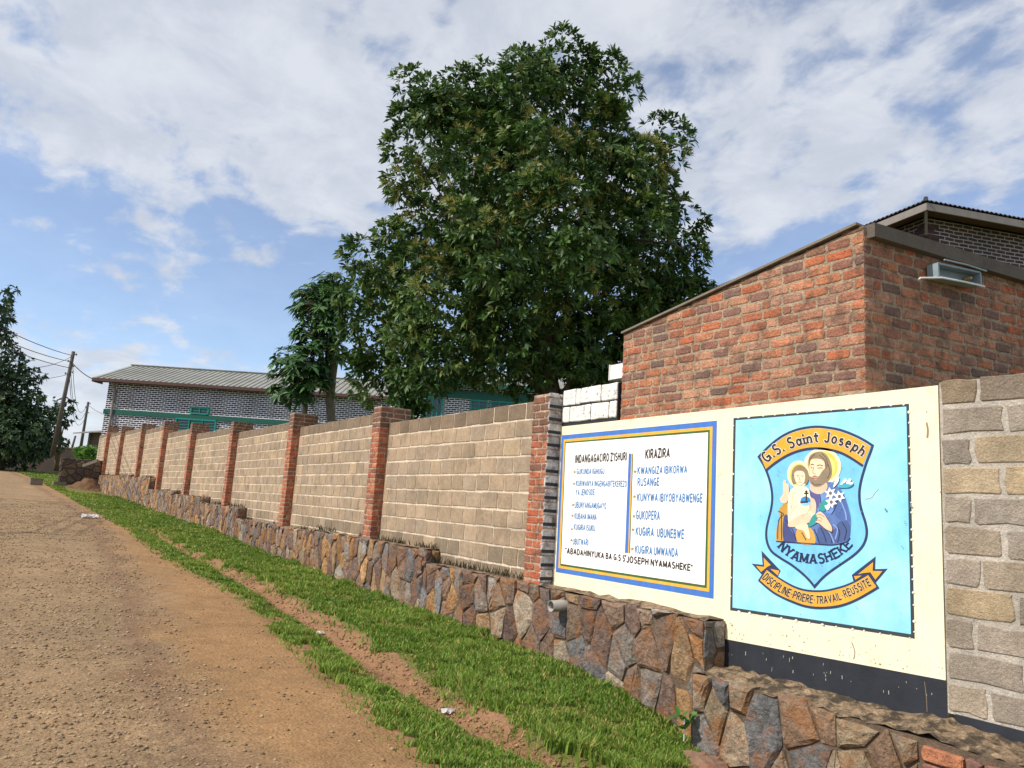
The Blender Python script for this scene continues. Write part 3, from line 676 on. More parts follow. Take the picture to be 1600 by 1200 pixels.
base_wall = thing("stone_retaining_wall", P3(5.3, 25, -1.6), "long rubble stone base wall rising in steps under the block wall", "wall")
STEPS = [(4.95, -.84), (10.55, -.655), (16.1, -.70), (22.3, -.40), (26.8, -.20), (31.4, -.10), (36.6, .42), (41.5, .50)]   # from y on: top height
def top_z(y):
    z = STEPS[0][1]
    for a, b in STEPS:
        if y >= a: z = b
    return z
SX = .25                                       # how far the stone stands out from the block wall
def face_x(y): return path_x(y) - SX
mbm = MB(); mbs = MB()
for k, (ya, zt) in enumerate(STEPS):
    yb = STEPS[k + 1][0] if k + 1 < len(STEPS) else 56.6
    # mortar core following the bend, in short pieces that overlap end to end
    yk = [ya] + [q for q in PATH[:, 1] if ya < q < yb] + [yb]
    for a, b in zip(yk[:-1], yk[1:]):
        zl = min(_ip(_ZF, a), _ip(_ZF, b)) - .4
        xa, xb = face_x(a), face_x(b); w = SX + .1
        v = [(xa, a, zl), (xa + w, a, zl), (xb + w, b, zl), (xb, b, zl), (xa, a, zt - .02), (xa + w, a, zt - .02), (xb + w, b, zt - .02), (xb, b, zt - .02)]
        mbm.add([P3(*p) for p in v], [(0, 1, 2, 3), (4, 7, 6, 5), (0, 4, 5, 1), (1, 5, 6, 2), (2, 6, 7, 3), (3, 7, 4, 0)])
    near = ya < 16
    rubble(mbs, lambda s, z, d: P3(face_x(s) - d, s, z), ya, yb, lambda s: _ip(_ZF, s) - .15, lambda s, zt=zt: zt + random.uniform(-.02, .015),
           .24 if near else .215, .36, STONE_PAL, .010, .034)
    # right-hand end face of each step
    zprev = STEPS[k - 1][1] if k else _ip(_ZF, ya) - .2
    if zt > zprev:
        rubble(mbs, lambda s, z, d, ya=ya: P3(s, ya - d * .6, z), face_x(ya) - .02, face_x(ya) + SX - .01, lambda s, q=zprev: q, lambda s, zt=zt: zt - .01, .2, .3, STONE_PAL, proud=.03, lean=0)
mbm.build("mortar_core", MT["stone_mortar"], base_wall)
mbs.build("stone_facing", MT["stone"], base_wall)
# lumpy mortar cap on the ledge
mb = MB()
for k, (ya, zt) in enumerate(STEPS):
    yb = STEPS[k + 1][0] if k + 1 < len(STEPS) else 56.6
    ys_ = np.arange(ya + .02, yb, .16 if ya < 16 else .5); xs_ = np.linspace(0, 1, 5)
    vv = []
    for y in ys_:
        for t in xs_: vv.append(P3(face_x(y) + .012 + t * (SX - .014), y, zt - .018 + random.uniform(.0, .022) * (1 if t < .9 else 1.8)))
    nn = 5; ff = [(r * nn + c, r * nn + c + 1, (r + 1) * nn + c + 1, (r + 1) * nn + c) for r in range(len(ys_) - 1) for c in range(nn - 1)]
    mb.add(vv, ff)
mb.build("ledge_cap", MT["ledge"], base_wall)

# lower plinth in front of the crest
plinth = thing("stone_plinth", P3(5.2, 3.5, -2.2), "low rubble stone plinth with a brick patch below the crest mural", "wall")
PXF = 5.08
mb = MB(); v = [(PXF, 1.0, -2.9), (5.6, 1.0, -2.9), (5.6, 4.93, -2.9), (PXF, 4.93, -2.9), (PXF, 1.0, -1.27), (5.6, 1.0, -1.27), (5.6, 4.93, -1.27), (PXF, 4.93, -1.27)]
mb.add([P3(*p) for p in v], [(0, 1, 2, 3), (4, 7, 6, 5), (0, 4, 5, 1), (1, 5, 6, 2), (2, 6, 7, 3), (3, 7, 4, 0)]); mb.build("mortar_core", MT["stone_mortar"], plinth)
mb = MB()
BIGPAL = [lin(128, 122, 116), lin(114, 112, 110), lin(156, 116, 74), lin(140, 122, 98), lin(104, 102, 100), lin(136, 110, 88), lin(146, 128, 106)]
rubble(mb, lambda s, z, d: P3(PXF - d, s, z), 2.95, 4.9, lambda s: -2.3, lambda s: -1.235 + random.uniform(-.06, .02), .235, .46, BIGPAL, gap=.010, proud=.04, lean=.0)
mb.build("stone_facing", MT["stone"], plinth)
mb = MB(); masonry(mb, (PXF - .012, 1.0, EYE), (0, 1, 0), (-1, 0, 0), 0, 1.93, -2.2, -1.30, .22, .10, .014, .02, BRICK_PAL, None, .005, True); mb.build("brick_patch", MT["brick"], plinth)
ys_ = np.arange(1.0, 4.96, .07); xs_ = np.linspace(PXF + .0, 5.5, 9); vv = []
for y in ys_:
    for t, x in enumerate(xs_): vv.append(P3(x + (random.uniform(-.02, .02) if t == 0 else 0), y, -1.262 + random.uniform(-.012, .022) + .04 * t / 8 - .012 + .03 * math.exp(-((y - 2.95) / .25) ** 2)))
nn = 9; MBc = MB().add(vv, [(r * nn + c, r * nn + c + 1, (r + 1) * nn + c + 1, (r + 1) * nn + c) for r in range(len(ys_) - 1) for c in range(nn - 1)])
MBc.build("ledge_cap", MT["ledge"], plinth)

# drain pipe stub through the stone
pp = thing("drain_pipe", P3(5.2, 7.02, -1.02), "short grey drain pipe stub sticking out of the stone base wall", "pipe")
c0, c1 = P3(5.42, 7.02, -.985), P3(5.06, 7.02, -1.005)
mb = MB(); n = 18; b0 = []
for (c, r) in ((c0, .062), (c1, .062), (c1, .054), (c0, .054)):
    for k in range(n): b0.append((c[0], c[1] + math.cos(2 * math.pi * k / n) * r, c[2] + math.sin(2 * math.pi * k / n) * r))
mb.add(b0, [(j * n + k, j * n + (k + 1) % n, (j + 1) * n + (k + 1) % n, (j + 1) * n + k) for j in range(3) for k in range(n)]); mb.build("pipe_shell", MT["pipe"], pp, smooth=True)

# ------------------------------------------------------------------ painted sign wall
SXF = 5.5                                       # its painted face
sign = thing("sign_wall", P3(5.5, 5.3, -1.25), "cream painted wall section carrying the school rules board and the crest mural", "wall")
def W(px, py, layer=0):                         # a photo point on the painted face, `layer` coats of paint proud
    p = on_x(px, py, SXF); p[0] = SXF - .0016 * layer; return p
def yz(p): return (p[1], p[2])
mb = MB()
prof = [(3.0, -1.25), (4.96, -1.25), (4.96, -.86), (7.62, -.86), (7.62, 1.045), (3.0, 1.085)]
n = len(prof); vv = [P3(SXF, y, z) for y, z in prof] + [P3(SXF + .2, y, z) for y, z in prof]
mb.add(vv, [tuple(range(n)), tuple(reversed(range(n, 2 * n)))] + [(j, j + n, (j + 1) % n + n, (j + 1) % n) for j in range(n)])
mb.build("plaster_wall", MT["cream"], sign)
mb = MB(); vv = [P3(SXF - .003, 2.995, -1.245), P3(SXF - .003, 5.03, -1.245), P3(SXF - .003, 5.03, -1.015), P3(SXF - .003, 2.995, -.955)]
vv2 = [P3(SXF - .0003, 2.995, -1.245), P3(SXF - .0003, 5.03, -1.245), P3(SXF - .0003, 5.03, -1.015), P3(SXF - .0003, 2.995, -.955)]
mb.add(vv + vv2, [(0, 1, 2, 3), (0, 4, 5, 1), (1, 5, 6, 2), (2, 6, 7, 3), (3, 7, 4, 0)]); mb.build("black_dado", MT["black_paint"], sign)

def flat(mb, pts, col, layer, flipcheck=True):
    """a painted shape: photo points -> polygon on the wall face"""
    P = [W(x, y, layer) for x, y in pts]
    a = sum(P[k][1] * P[(k + 1) % len(P)][2] - P[(k + 1) % len(P)][1] * P[k][2] for k in range(len(P)))
    if a > 0: P = P[::-1]
    mb.add(P, [tuple(range(len(P)))], col)
def zoomed(x0, y0, k): return lambda pts: [(x0 + x / k, y0 + y / k) for x, y in pts]
def spline(pts, n=6, closed=False):
    """Catmull-Rom through the points"""
    P = [np.array(p, float) for p in pts]; out = []; m_ = len(P)
    rngk = range(m_ if closed else m_ - 1)
    for i in rngk:
        p1, p2 = P[i], P[(i + 1) % m_]
        p0 = P[i - 1] if (i > 0 or closed) else p1; p3 = P[(i + 2) % m_] if (i + 2 < m_ or closed) else p2
        for t in np.arange(n) / n:
            out.append(tuple(.5 * ((2 * p1) + (-p0 + p2) * t + (2 * p0 - 5 * p1 + 4 * p2 - p3) * t * t + (-p0 + 3 * p1 - 3 * p2 + p3) * t ** 3)))
    if not closed: out.append(tuple(P[-1]))
    return out
def stroke(mb, pts, w, col, layer, closed=False):
    P = [np.array(p, float) for p in pts]; m_ = len(P); Lf, Rt = [], []
    for i in range(m_):
        a = P[i - 1] if (i > 0 or closed) else P[i]; b = P[(i + 1) % m_] if (i + 1 < m_ or closed) else P[i]
        d = b - a; L = np.hypot(*d) or 1; nn_ = np.array([-d[1], d[0]]) / L
        ww = w if not callable(w) else w(i / max(1, m_ - 1))
        Lf.append(P[i] + nn_ * ww / 2); Rt.append(P[i] - nn_ * ww / 2)
    for i in range(m_ if closed else m_ - 1):
        j = (i + 1) % m_; flat(mb, [Lf[i], Lf[j], Rt[j], Rt[i]], col, layer)
def ell(cx_, cy_, rx, ry, n=28, rot=0):
    return [(cx_ + rx * math.cos(t) * math.cos(rot) - ry * math.sin(t) * math.sin(rot), cy_ + rx * math.cos(t) * math.sin(rot) + ry * math.sin(t) * math.cos(rot)) for t in np.linspace(0, 2 * math.pi, n, endpoint=False)]

# sign-painter's letters: brush strokes on a 0..1 cap height, (width, strokes)
def _arc(cx_, cy_, rx, ry, a0, a1, n=9): return [(cx_ + rx * math.cos(math.radians(a)), cy_ + ry * math.sin(math.radians(a))) for a in np.linspace(a0, a1, n)]
LET = {
 "A": (.66, [[(0, 0), (.33, 1)], [(.33, 1), (.66, 0)], [(.13, .3), (.53, .3)]]),
 "B": (.56, [[(0, 0), (0, 1)], [(0, 1), (.3, 1)] + _arc(.3, .76, .2, .24, 80, -80) + [(0, .52)], [(0, .52), (.3, .52)] + _arc(.32, .26, .24, .26, 80, -80) + [(0, 0)]]),
 "C": (.60, [_arc(.32, .5, .32, .5, 50, 310, 15)]),
 "D": (.60, [[(0, 0), (0, 1)], [(0, 1), (.22, 1)] + _arc(.22, .5, .38, .5, 85, -85, 11) + [(0, 0)]]),
 "E": (.50, [[(0, 0), (0, 1)], [(0, 1), (.5, 1)], [(0, .52), (.44, .52)], [(0, 0), (.5, 0)]]),
 "G": (.66, [_arc(.33, .5, .33, .5, 50, 335, 16), [(.36, .42), (.66, .42)], [(.66, .42), (.66, .05)]]),
 "H": (.58, [[(0, 0), (0, 1)], [(.58, 0), (.58, 1)], [(0, .52), (.58, .52)]]),
 "I": (.0, [[(0, 0), (0, 1)]]),
 "J": (.40, [[(.4, 1), (.4, .3)] + _arc(.2, .24, .2, .24, 0, -170, 8)]),
 "K": (.58, [[(0, 0), (0, 1)], [(.56, 1), (.02, .42)], [(.2, .58), (.58, 0)]]),
 "L": (.48, [[(0, 1), (0, 0)], [(0, 0), (.48, 0)]]),
 "M": (.74, [[(0, 0), (0, 1)], [(0, 1), (.37, .12)], [(.37, .12), (.74, 1)], [(.74, 1), (.74, 0)]]),
 "N": (.60, [[(0, 0), (0, 1)], [(0, 1), (.6, 0)], [(.6, 0), (.6, 1)]]),
 "O": (.66, [_arc(.33, .5, .33, .5, 90, 450, 21)]),
 "P": (.54, [[(0, 0), (0, 1)], [(0, 1), (.3, 1)] + _arc(.3, .73, .24, .27, 80, -80) + [(0, .46)]]),
 "R": (.58, [[(0, 0), (0, 1)], [(0, 1), (.3, 1)] + _arc(.3, .74, .24, .26, 80, -80) + [(0, .48)], [(.3, .46), (.58, 0)]]),
 "S": (.54, [_arc(.27, .75, .25, .25, 35, 230, 10) + _arc(.27, .25, .27, .27, 70, -150, 11)]),
 "T": (.56, [[(0, 1), (.56, 1)], [(.28, 1), (.28, 0)]]),
 "U": (.58, [[(0, 1), (0, .3)] + _arc(.29, .29, .29, .29, 180, 360, 9) + [(.58, 1)]]),
 "V": (.62, [[(0, 1), (.31, 0)], [(.31, 0), (.62, 1)]]),
 "W": (.90, [[(0, 1), (.22, 0)], [(.22, 0), (.45, .9)], [(.45, .9), (.68, 0)], [(.68, 0), (.90, 1)]]),
 "Y": (.60, [[(0, 1), (.3, .46)], [(.6, 1), (.3, .46)], [(.3, .46), (.3, 0)]]),
 "Z": (.56, [[(.02, 1), (.56, 1)], [(.56, 1), (0, 0)], [(0, 0), (.56, 0)]]),
 "a": (.44, [_arc(.2, .3, .2, .3, 20, 340, 13), [(.44, .62), (.44, 0)]]), "i": (.0, [[(0, 0), (0, .62)], [(0, .84), (0, .98)]]),
 "n": (.42, [[(0, 0), (0, .62)], [(0, .42)] + _arc(.21, .4, .21, .22, 150, 0, 7) + [(.42, 0)]]), "t": (.36, [[(.16, .95), (.16, .12), (.34, .02)], [(0, .64), (.36, .64)]]),
 "o": (.46, [_arc(.23, .31, .23, .31, 90, 450, 17)]), "s": (.38, [_arc(.19, .46, .17, .16, 35, 230, 8) + _arc(.19, .16, .19, .17, 70, -150, 9)]),
 "e": (.46, [[(.02, .33), (.44, .36)] , _arc(.23, .31, .23, .31, 10, 315, 14)]), "p": (.46, [[(0, .62), (0, -.3)], _arc(.24, .3, .22, .3, 160, -160, 13)]), "h": (.44, [[(0, 0), (0, 1)], [(0, .42)] + _arc(.22, .4, .22, .22, 150, 0, 7) + [(.44, 0)]]),
 ".": (.0, [[(0, -.02), (0, .14)]]), "'": (.0, [[(0, .72), (0, 1.02)]]), '"': (.16, [[(0, .72), (0, 1.02)], [(.16, .72), (.16, 1.02)]]), "-": (.22, [[(0, .46), (.22, .46)]]),
}
def glyph_quads(ch, w, serif=0.0, grow=0.0):
    """the strokes of a letter as quads in letter space"""
    out = []
    for si, st in enumerate(LET[ch][1]):
        P = [np.array(p, float) for p in st]; P = [p for k, p in enumerate(P) if k == 0 or np.hypot(*(p - P[k - 1])) > 1e-4]
        closed = np.hypot(*(P[0] - P[-1])) < 1e-3; n_ = len(P); hw = w / 2 + grow
        nx_ = []
        for k in range(n_):
            a = P[k - 1] if k else (P[-2] if closed else P[0]); b = P[k + 1] if k + 1 < n_ else (P[1] if closed else P[-1])
            d = b - a; d /= np.hypot(*d) or 1; nx_.append(np.array([-d[1], d[0]]))
        Q = list(P)
        if not closed:                        # brush ends run half a stroke past the corner of angular letters
            e = w * .42 + grow if n_ == 2 and ch not in ".'\"-" else grow
            d0 = (P[0] - P[1]); d0 /= np.hypot(*d0); d1 = (P[-1] - P[-2]); d1 /= np.hypot(*d1)
            vert = lambda d: .25 if abs(d[1]) > .9 else 1.0
            Q[0] = P[0] + d0 * (e * vert(d0) if n_ == 2 else grow); Q[-1] = P[-1] + d1 * (e * vert(d1) if n_ == 2 else grow)
        for k in range(n_ - 1):
            out.append((si, [Q[k] + nx_[k] * hw, Q[k] - nx_[k] * hw, Q[k + 1] - nx_[k + 1] * hw, Q[k + 1] + nx_[k + 1] * hw]))
        if serif and not closed and ch not in ".'\"-":
            for p in (P[0], P[-1]):
                if min(abs(p[1]), abs(p[1] - 1), abs(p[1] - .62)) < .02:
                    t = .055 + grow; q = .5 * serif + grow; y = p[1] + (.045 if p[1] < .3 else -.045)
                    out.append((si + 5, [np.array((p[0] - q, y - t)), np.array((p[0] + q, y - t)), np.array((p[0] + q, y + t)), np.array((p[0] - q, y + t))]))
    return out
SPC = .36
def advance(ch): return .36 if ch == " " else LET[ch][0] + SPC
def _emit(mb, c, place, col, layer, w, serif=0.0, grow=0.0):
    for si, q in glyph_quads(c, w, serif, grow):
        P = [place(x, y) for x, y in q]; P3_ = [W(p[0], p[1], layer + si * .05) for p in P]
        a = sum(P3_[k][1] * P3_[(k + 1) % 4][2] - P3_[(k + 1) % 4][1] * P3_[k][2] for k in range(4))
        mb.add(P3_[::-1] if a > 0 else P3_, [(0, 1, 2, 3)], col)
def lettering(mb, text, bl, br, tl, tr, col, layer, w=.17):
    """a line of text fitted to the photo corners bl, br (baseline) and tl, tr (cap line)"""
    tot = sum(advance(c) for c in text) - SPC; x = 0; rr = random.Random(text)
    bl, br, tl, tr = map(lambda p: np.array(p, float), (bl, br, tl, tr))
    for c in text:
        if c != " ":
            dy = rr.uniform(-.02, .02)
            def place(vx, vy, x=x):
                s_ = (x + vx) / max(tot, .2); h = vy + dy
                return (bl + (br - bl) * s_) * (1 - h) + (tl + (tr - tl) * s_) * h
            _emit(mb, c, place, col, layer, w)
        x += advance(c)
def arc_lettering(mb, text, base, hpx, col, layer, w=.18, serif=0.0, grow=0.0):
    """text along a baseline polyline in photo pixels; letters stand across it"""
    P = [np.array(p, float) for p in base]; seg = [np.hypot(*(b - a)) for a, b in zip(P[:-1], P[1:])]; tot = sum(seg)
    tw = sum(advance(c) for c in text) - SPC; x = 0
    def pos(s_):
        s_ = min(max(s_, 0), tot)
        for a, b, L in zip(P[:-1], P[1:], seg):
            if s_ <= L or b is P[-1]: return a + (b - a) * (s_ / L), (b - a) / L
            s_ -= L
    for c in text:
        if c != " ":
            wd = LET[c][0]; ctr, d = pos((x + wd / 2) / tw * tot); nn_ = np.array([d[1], -d[0]])
            _emit(mb, c, lambda vx, vy: ctr + d * ((vx - wd / 2) / tw * tot) + nn_ * (vy * hpx), col, layer, w, serif, grow)
        x += advance(c)

# ---- rules board
BLUE, YEL, GRN, WHT = lin(72, 120, 196), lin(232, 178, 70), lin(70, 100, 52), lin(250, 248, 244)
INK, BLUTXT, BRN = lin(60, 44, 38), lin(70, 126, 182), lin(170, 138, 70)
zA = zoomed(860, 650, 4.137)
board = MB(); flat(board, zA([(75, 125), (1077, 30), (1055, 1182), (35, 1008)]), BLUE, 1)
flat(board, zA([(88, 152), (1050, 68), (1028, 1137), (52, 982)]), YEL, 2)
flat(board, zA([(97, 168), (1032, 90), (1012, 1112), (66, 967)]), GRN, 3)
flat(board, zA([(102, 177), (1022, 106), (1000, 1094), (72, 955)]), WHT, 4)
board_o = board.build("rules_board", MT["paint"], sign)
mb = MB(); flat(mb, zA([(510, 243), (527, 243), (505, 885), (485, 885)]), BLUE, 5); flat(mb, zA([(527, 243), (534, 243), (513, 886), (505, 885)]), YEL, 5); flat(mb, zA([(534, 243), (539, 243), (518, 887), (513, 886)]), GRN, 5)
mb.build("divider", MT["paint"], board_o)
TX = MB()
lines = [("INDANGAGACIRO Z'ISHURI", (165, 302), (495, 283), (167, 256), (495, 236), INK),
 ("GUKUNDA IGIHUGU", (174, 375), (350, 374), (175, 342), (351, 342), BLUTXT),
 ("KURWANYA INGENGABITEKEREZO", (170, 452), (495, 456), (171, 420), (496, 421), BLUTXT),
 ("YA JENOSIDE", (168, 511), (288, 510), (169, 476), (289, 475), BLUTXT),
 ("UBUNYANGAMUGAYO", (162, 592), (362, 599), (163, 556), (363, 564), BLUTXT),
 ("KUBAHA IMANA", (160, 664), (300, 671), (161, 629), (301, 635), BLUTXT),
 ("KUGIRA ISUKU", (155, 733), (290, 743), (157, 700), (292, 708), BLUTXT),
 ("UBUTWARI", (150, 828), (247, 836), (151, 793), (248, 799), BLUTXT),
 ("KIRAZIRA", (619, 273), (772, 264), (621, 219), (774, 210), INK),
 ("KWANGIZA IBIKORWA", (568, 376), (884, 366), (569, 332), (886, 321), BLUTXT),
 ("RUSANGE", (568, 450), (704, 448), (569, 404), (706, 402), BLUTXT),
 ("KUNYWA IBIYOBYABWENGE", (565, 548), (983, 556), (567, 503), (985, 506), BLUTXT),
 ("GUKOPERA", (558, 664), (708, 669), (560, 614), (710, 617), BLUTXT),
 ("KUGIRA  UBUNEBWE", (556, 768), (864, 791), (558, 720), (866, 738), BLUTXT),
 ("KUGIRA UMWANDA", (552, 884), (825, 909), (554, 838), (827, 859), BLUTXT),
 ('"ABADAHINYUKA BA G.S S', (100, 886), (483, 938), (102, 852), (485, 903), INK),
 ("JOSEPH NYAMASHEKE\"", (497, 944), (918, 1000), (499, 906), (920, 962), INK),
 ("t", (486, 914), (493, 915), (487, 896), (494, 897), INK)]
for t, a, b, c, d, col in lines:
    q = [zA([p])[0] for p in (a, b, c, d)]; lettering(TX, t, *q, col, 5, .25 if col is INK else .225)
TX.build("lettering", MT["paint"], board_o)
def star(c, r):
    return [(c[0] + (r if k % 2 == 0 else r * .42) * math.sin(k * math.pi / 5), c[1] - (r if k % 2 == 0 else r * .42) * math.cos(k * math.pi / 5)) for k in range(10)]
for c in [(160, 362), (156, 438), (150, 575), (146, 645), (142, 732), (139, 803), (550, 360), (547, 522), (543, 648), (537, 735), (533, 860)]:
    mb = MB(); flat(mb, zA(star(c, 12 if c[0] < 300 else 15)), BRN, 5); mb.build("bullet_star", MT["paint"], board_o)

# ---- crest mural
NAVY, AQUA, FIELD, ORG = lin(50, 62, 92), lin(168, 228, 248), lin(124, 196, 244), lin(236, 168, 56)
zB = zoomed(1120, 600, 2.857)
mb = MB(); flat(mb, zB([(75, 152), (858, 88), (884, 1137), (60, 1010)]), lin(58, 66, 72), 1)
mural = mb.build("crest_mural", MT["paint"], sign)
mb = MB(); flat(mb, zB([(86, 162), (847, 101), (868, 1117), (71, 998)]), AQUA, 2); mb.build("background_panel", MT["sky_paint"], mural)
mb = MB(); r_ = random.Random(3)
for (a, b, n) in (((75, 152), (858, 88), 15), ((858, 88), (884, 1137), 18), ((60, 1010), (884, 1137), 13), ((75, 152), (60, 1010), 9)):
    for k in range(n):
        t = (k + .5 + r_.uniform(-.2, .2)) / n; x, y = a[0] + (b[0] - a[0]) * t, a[1] + (b[1] - a[1]) * t
        s = r_.uniform(4, 8); q = r_.uniform(0, 3)
        flat(mb, zB([(x + math.cos(q + h * 1.05) * s * r_.uniform(.7, 1.3) + r_.uniform(-1, 1), y + math.sin(q + h * 1.05) * s * r_.uniform(.6, 1.1)) for h in range(6)]), lin(226, 226, 214), 3)
mb.build("border_dab", MT["paint"], mural)
outer = [(182, 325), (215, 290), (260, 250), (310, 218), (370, 196), (440, 186), (500, 190), (560, 202), (620, 225), (665, 248), (704, 273)]
right = [(704, 273), (695, 302), (677, 348), (663, 392), (651, 436), (644, 482), (646, 530), (656, 572), (669, 612), (677, 655), (672, 695), (653, 733), (618, 768), (570, 802), (512, 842), (472, 876), (438, 915)]
left = [(438, 915), (415, 885), (380, 850), (332, 812), (280, 780), (240, 748), (220, 702), (218, 652), (228, 602), (240, 552), (244, 502), (237, 450), (222, 400), (205, 362), (182, 325)]
shape = spline(outer, 4) + spline(right, 4)[1:] + spline(left, 4)[1:-1]
def inset(poly, d):
    P = np.array(poly); n = len(P); out = []
    area = sum(P[i][0] * P[(i + 1) % n][1] - P[(i + 1) % n][0] * P[i][1] for i in range(n))
    for i in range(n):
        e = P[(i + 1) % n] - P[i - 1]; L = np.hypot(*e) or 1; nn_ = np.array([-e[1], e[0]]) / L * (1 if area > 0 else -1)
        out.append(tuple(P[i] + nn_ * d))
    def dist(q):                               # drop points that crowd the outline at sharp tips
        A_ = P; B_ = np.roll(P, -1, 0); q = np.array(q); ab = B_ - A_; t = np.clip(((q - A_) * ab).sum(1) / ((ab ** 2).sum(1) + 1e-9), 0, 1)
        return np.hypot(*(A_ + ab * t[:, None] - q).T).min()
    return [q for q in out if dist(q) > d * .93]
mb = MB(); flat(mb, zB(shape), NAVY, 3)
flat(mb, zB(inset(shape, 11)), FIELD, 4)
sh = mb.build("shield", MT["paint"], mural)
# orange title band across the top
up_arc = spline([(198, 326), (228, 296), (270, 260), (316, 229), (372, 208), (440, 198), (500, 202), (558, 214), (615, 236), (655, 257), (689, 279)], 4)
lo_arc = spline([(222, 381), (262, 348), (320, 312), (380, 290), (440, 282), (500, 287), (560, 303), (610, 330), (655, 360)], 4)
mb = MB(); flat(mb, zB(up_arc + lo_arc[::-1]), ORG, 5)
stroke(mb, zB([(x, y + 6) for x, y in lo_arc]), 11 / 2.857, NAVY, 6)
arc = spline([(228, 350), (264, 322), (302, 299), (346, 281), (400, 267), (452, 260), (500, 260), (550, 270), (600, 289), (648, 322)], 4)
arc_lettering(mb, "G.S. Saint Joseph", zB(arc), 44 / 2.857, lin(244, 236, 220), 6.4, .21, .34, .055)
arc_lettering(mb, "G.S. Saint Joseph", zB(arc), 44 / 2.857, lin(52, 46, 50), 7.2, .21, .34)
mb.build("title_band", MT["paint"], mural)
mb = MB(); arc = spline([(276, 730), (312, 764), (352, 787), (400, 798), (444, 800), (492, 794), (540, 774), (580, 748), (606, 722)], 4)
arc_lettering(mb, "NYAMASHEKE", zB(arc), 40 / 2.857, lin(38, 48, 76), 6, .20, .36)
mb.build("place_name", MT["paint"], mural)
# motto ribbon
zC = zoomed(1160, 830, 6.667)
mb = MB()
for tail in ([(100, 338), (215, 350), (203, 203), (402, 412), (372, 475), (255, 390), (205, 452)], [(1143, 455), (1392, 262), (1386, 395), (1518, 390), (1390, 540), (1325, 440), (1160, 520)]):
    flat(mb, zC(tail), NAVY, 3)
for tail in ([(148, 362), (232, 372), (226, 276), (300, 352), (262, 372), (200, 425)], [(1208, 450), (1366, 322), (1362, 414), (1462, 416), (1390, 505), (1338, 428), (1262, 436)]):
    flat(mb, zC(tail), ORG, 4)
for fold, col in (([(296, 392), (390, 412), (374, 462)], ORG), ([(1168, 468), (1250, 462), (1182, 506)], ORG)): flat(mb, zC(fold), col, 4)
ru = spline([(255, 380), (300, 418), (370, 468), (450, 518), (550, 570), (650, 602), (760, 614), (870, 610), (980, 586), (1080, 556), (1180, 512), (1260, 466), (1325, 428)], 4)
rl = spline([(1432, 590), (1332, 650), (1230, 708), (1120, 758), (1000, 794), (880, 808), (760, 808), (640, 788), (520, 744), (420, 700), (328, 650), (248, 588), (168, 515)], 4)
flat(mb, zC(ru + rl), NAVY, 5)
ru2 = spline([(262, 404), (306, 440), (372, 488), (452, 540), (550, 592), (650, 624), (760, 636), (870, 632), (985, 608), (1085, 578), (1185, 534), (1262, 490), (1318, 458)], 4)
rl2 = spline([(1404, 580), (1325, 628), (1224, 686), (1115, 736), (998, 770), (880, 784), (760, 784), (644, 764), (526, 722), (428, 680), (338, 630), (260, 570), (192, 512)], 4)
flat(mb, zC(ru2 + rl2), ORG, 6)
arc = spline([(218, 492), (300, 566), (400, 634), (500, 682), (600, 716), (700, 740), (800, 752), (900, 744), (1000, 720), (1100, 682), (1200, 636), (1348, 560)], 5)
arc_lettering(mb, "DISCIPLINE-PRIERE-TRAVAIL-REUSSITE", zC(arc), 74 / 6.667, lin(244, 224, 180), 7, .20, 0, .05)
arc_lettering(mb, "DISCIPLINE-PRIERE-TRAVAIL-REUSSITE", zC(arc), 74 / 6.667, lin(58, 46, 44), 7.6, .21)
mb.build("motto_ribbon", MT["paint"], mural)
# the two figures
zD = zoomed(1170, 650, 5.714)
fg = MB(); LY = [6]
def pf(pts, col, sm=True, step=True):
    q = spline(pts, 4, True) if sm else pts
    flat(fg, zD(q), lin(*col), LY[0])
    if step: LY[0] += .07
def pl(pts, w, col):
    stroke(fg, zD(spline(pts, 4)), w / 5.714, lin(*col), LY[0]); LY[0] += .05
pf(ell(662, 452, 168, 166), (250, 240, 190)); pf(ell(664, 452, 138, 138), (250, 206, 96), step=True); pf(ell(664, 458, 112, 112), (252, 224, 130))
pf(ell(450, 520, 100, 120), (250, 240, 190)); pf(ell(452, 524, 80, 98), (250, 206, 96)); pf(ell(452, 530, 66, 80), (252, 224, 130))
# Joseph's robe
pf([(545, 660), (620, 690), (715, 590), (790, 620), (850, 690), (890, 800), (915, 900), (915, 1000), (905, 1085), (880, 1120), (760, 1145), (640, 1140), (560, 1130), (430, 1130), (320, 1115), (330, 960), (350, 800), (470, 700)], (96, 122, 176))
pf([(640, 690), (720, 650), (810, 720), (760, 860), (690, 860), (620, 840)], (112, 146, 206)); pf([(560, 680), (625, 690), (640, 780), (610, 830), (560, 760)], (96, 92, 146))
pf([(780, 700), (850, 720), (900, 860), (905, 950), (820, 930), (770, 850)], (84, 108, 164))
pf([(640, 980), (760, 1020), (820, 940), (905, 960), (905, 1085), (870, 1115), (740, 1140), (620, 1130)], (78, 96, 142))
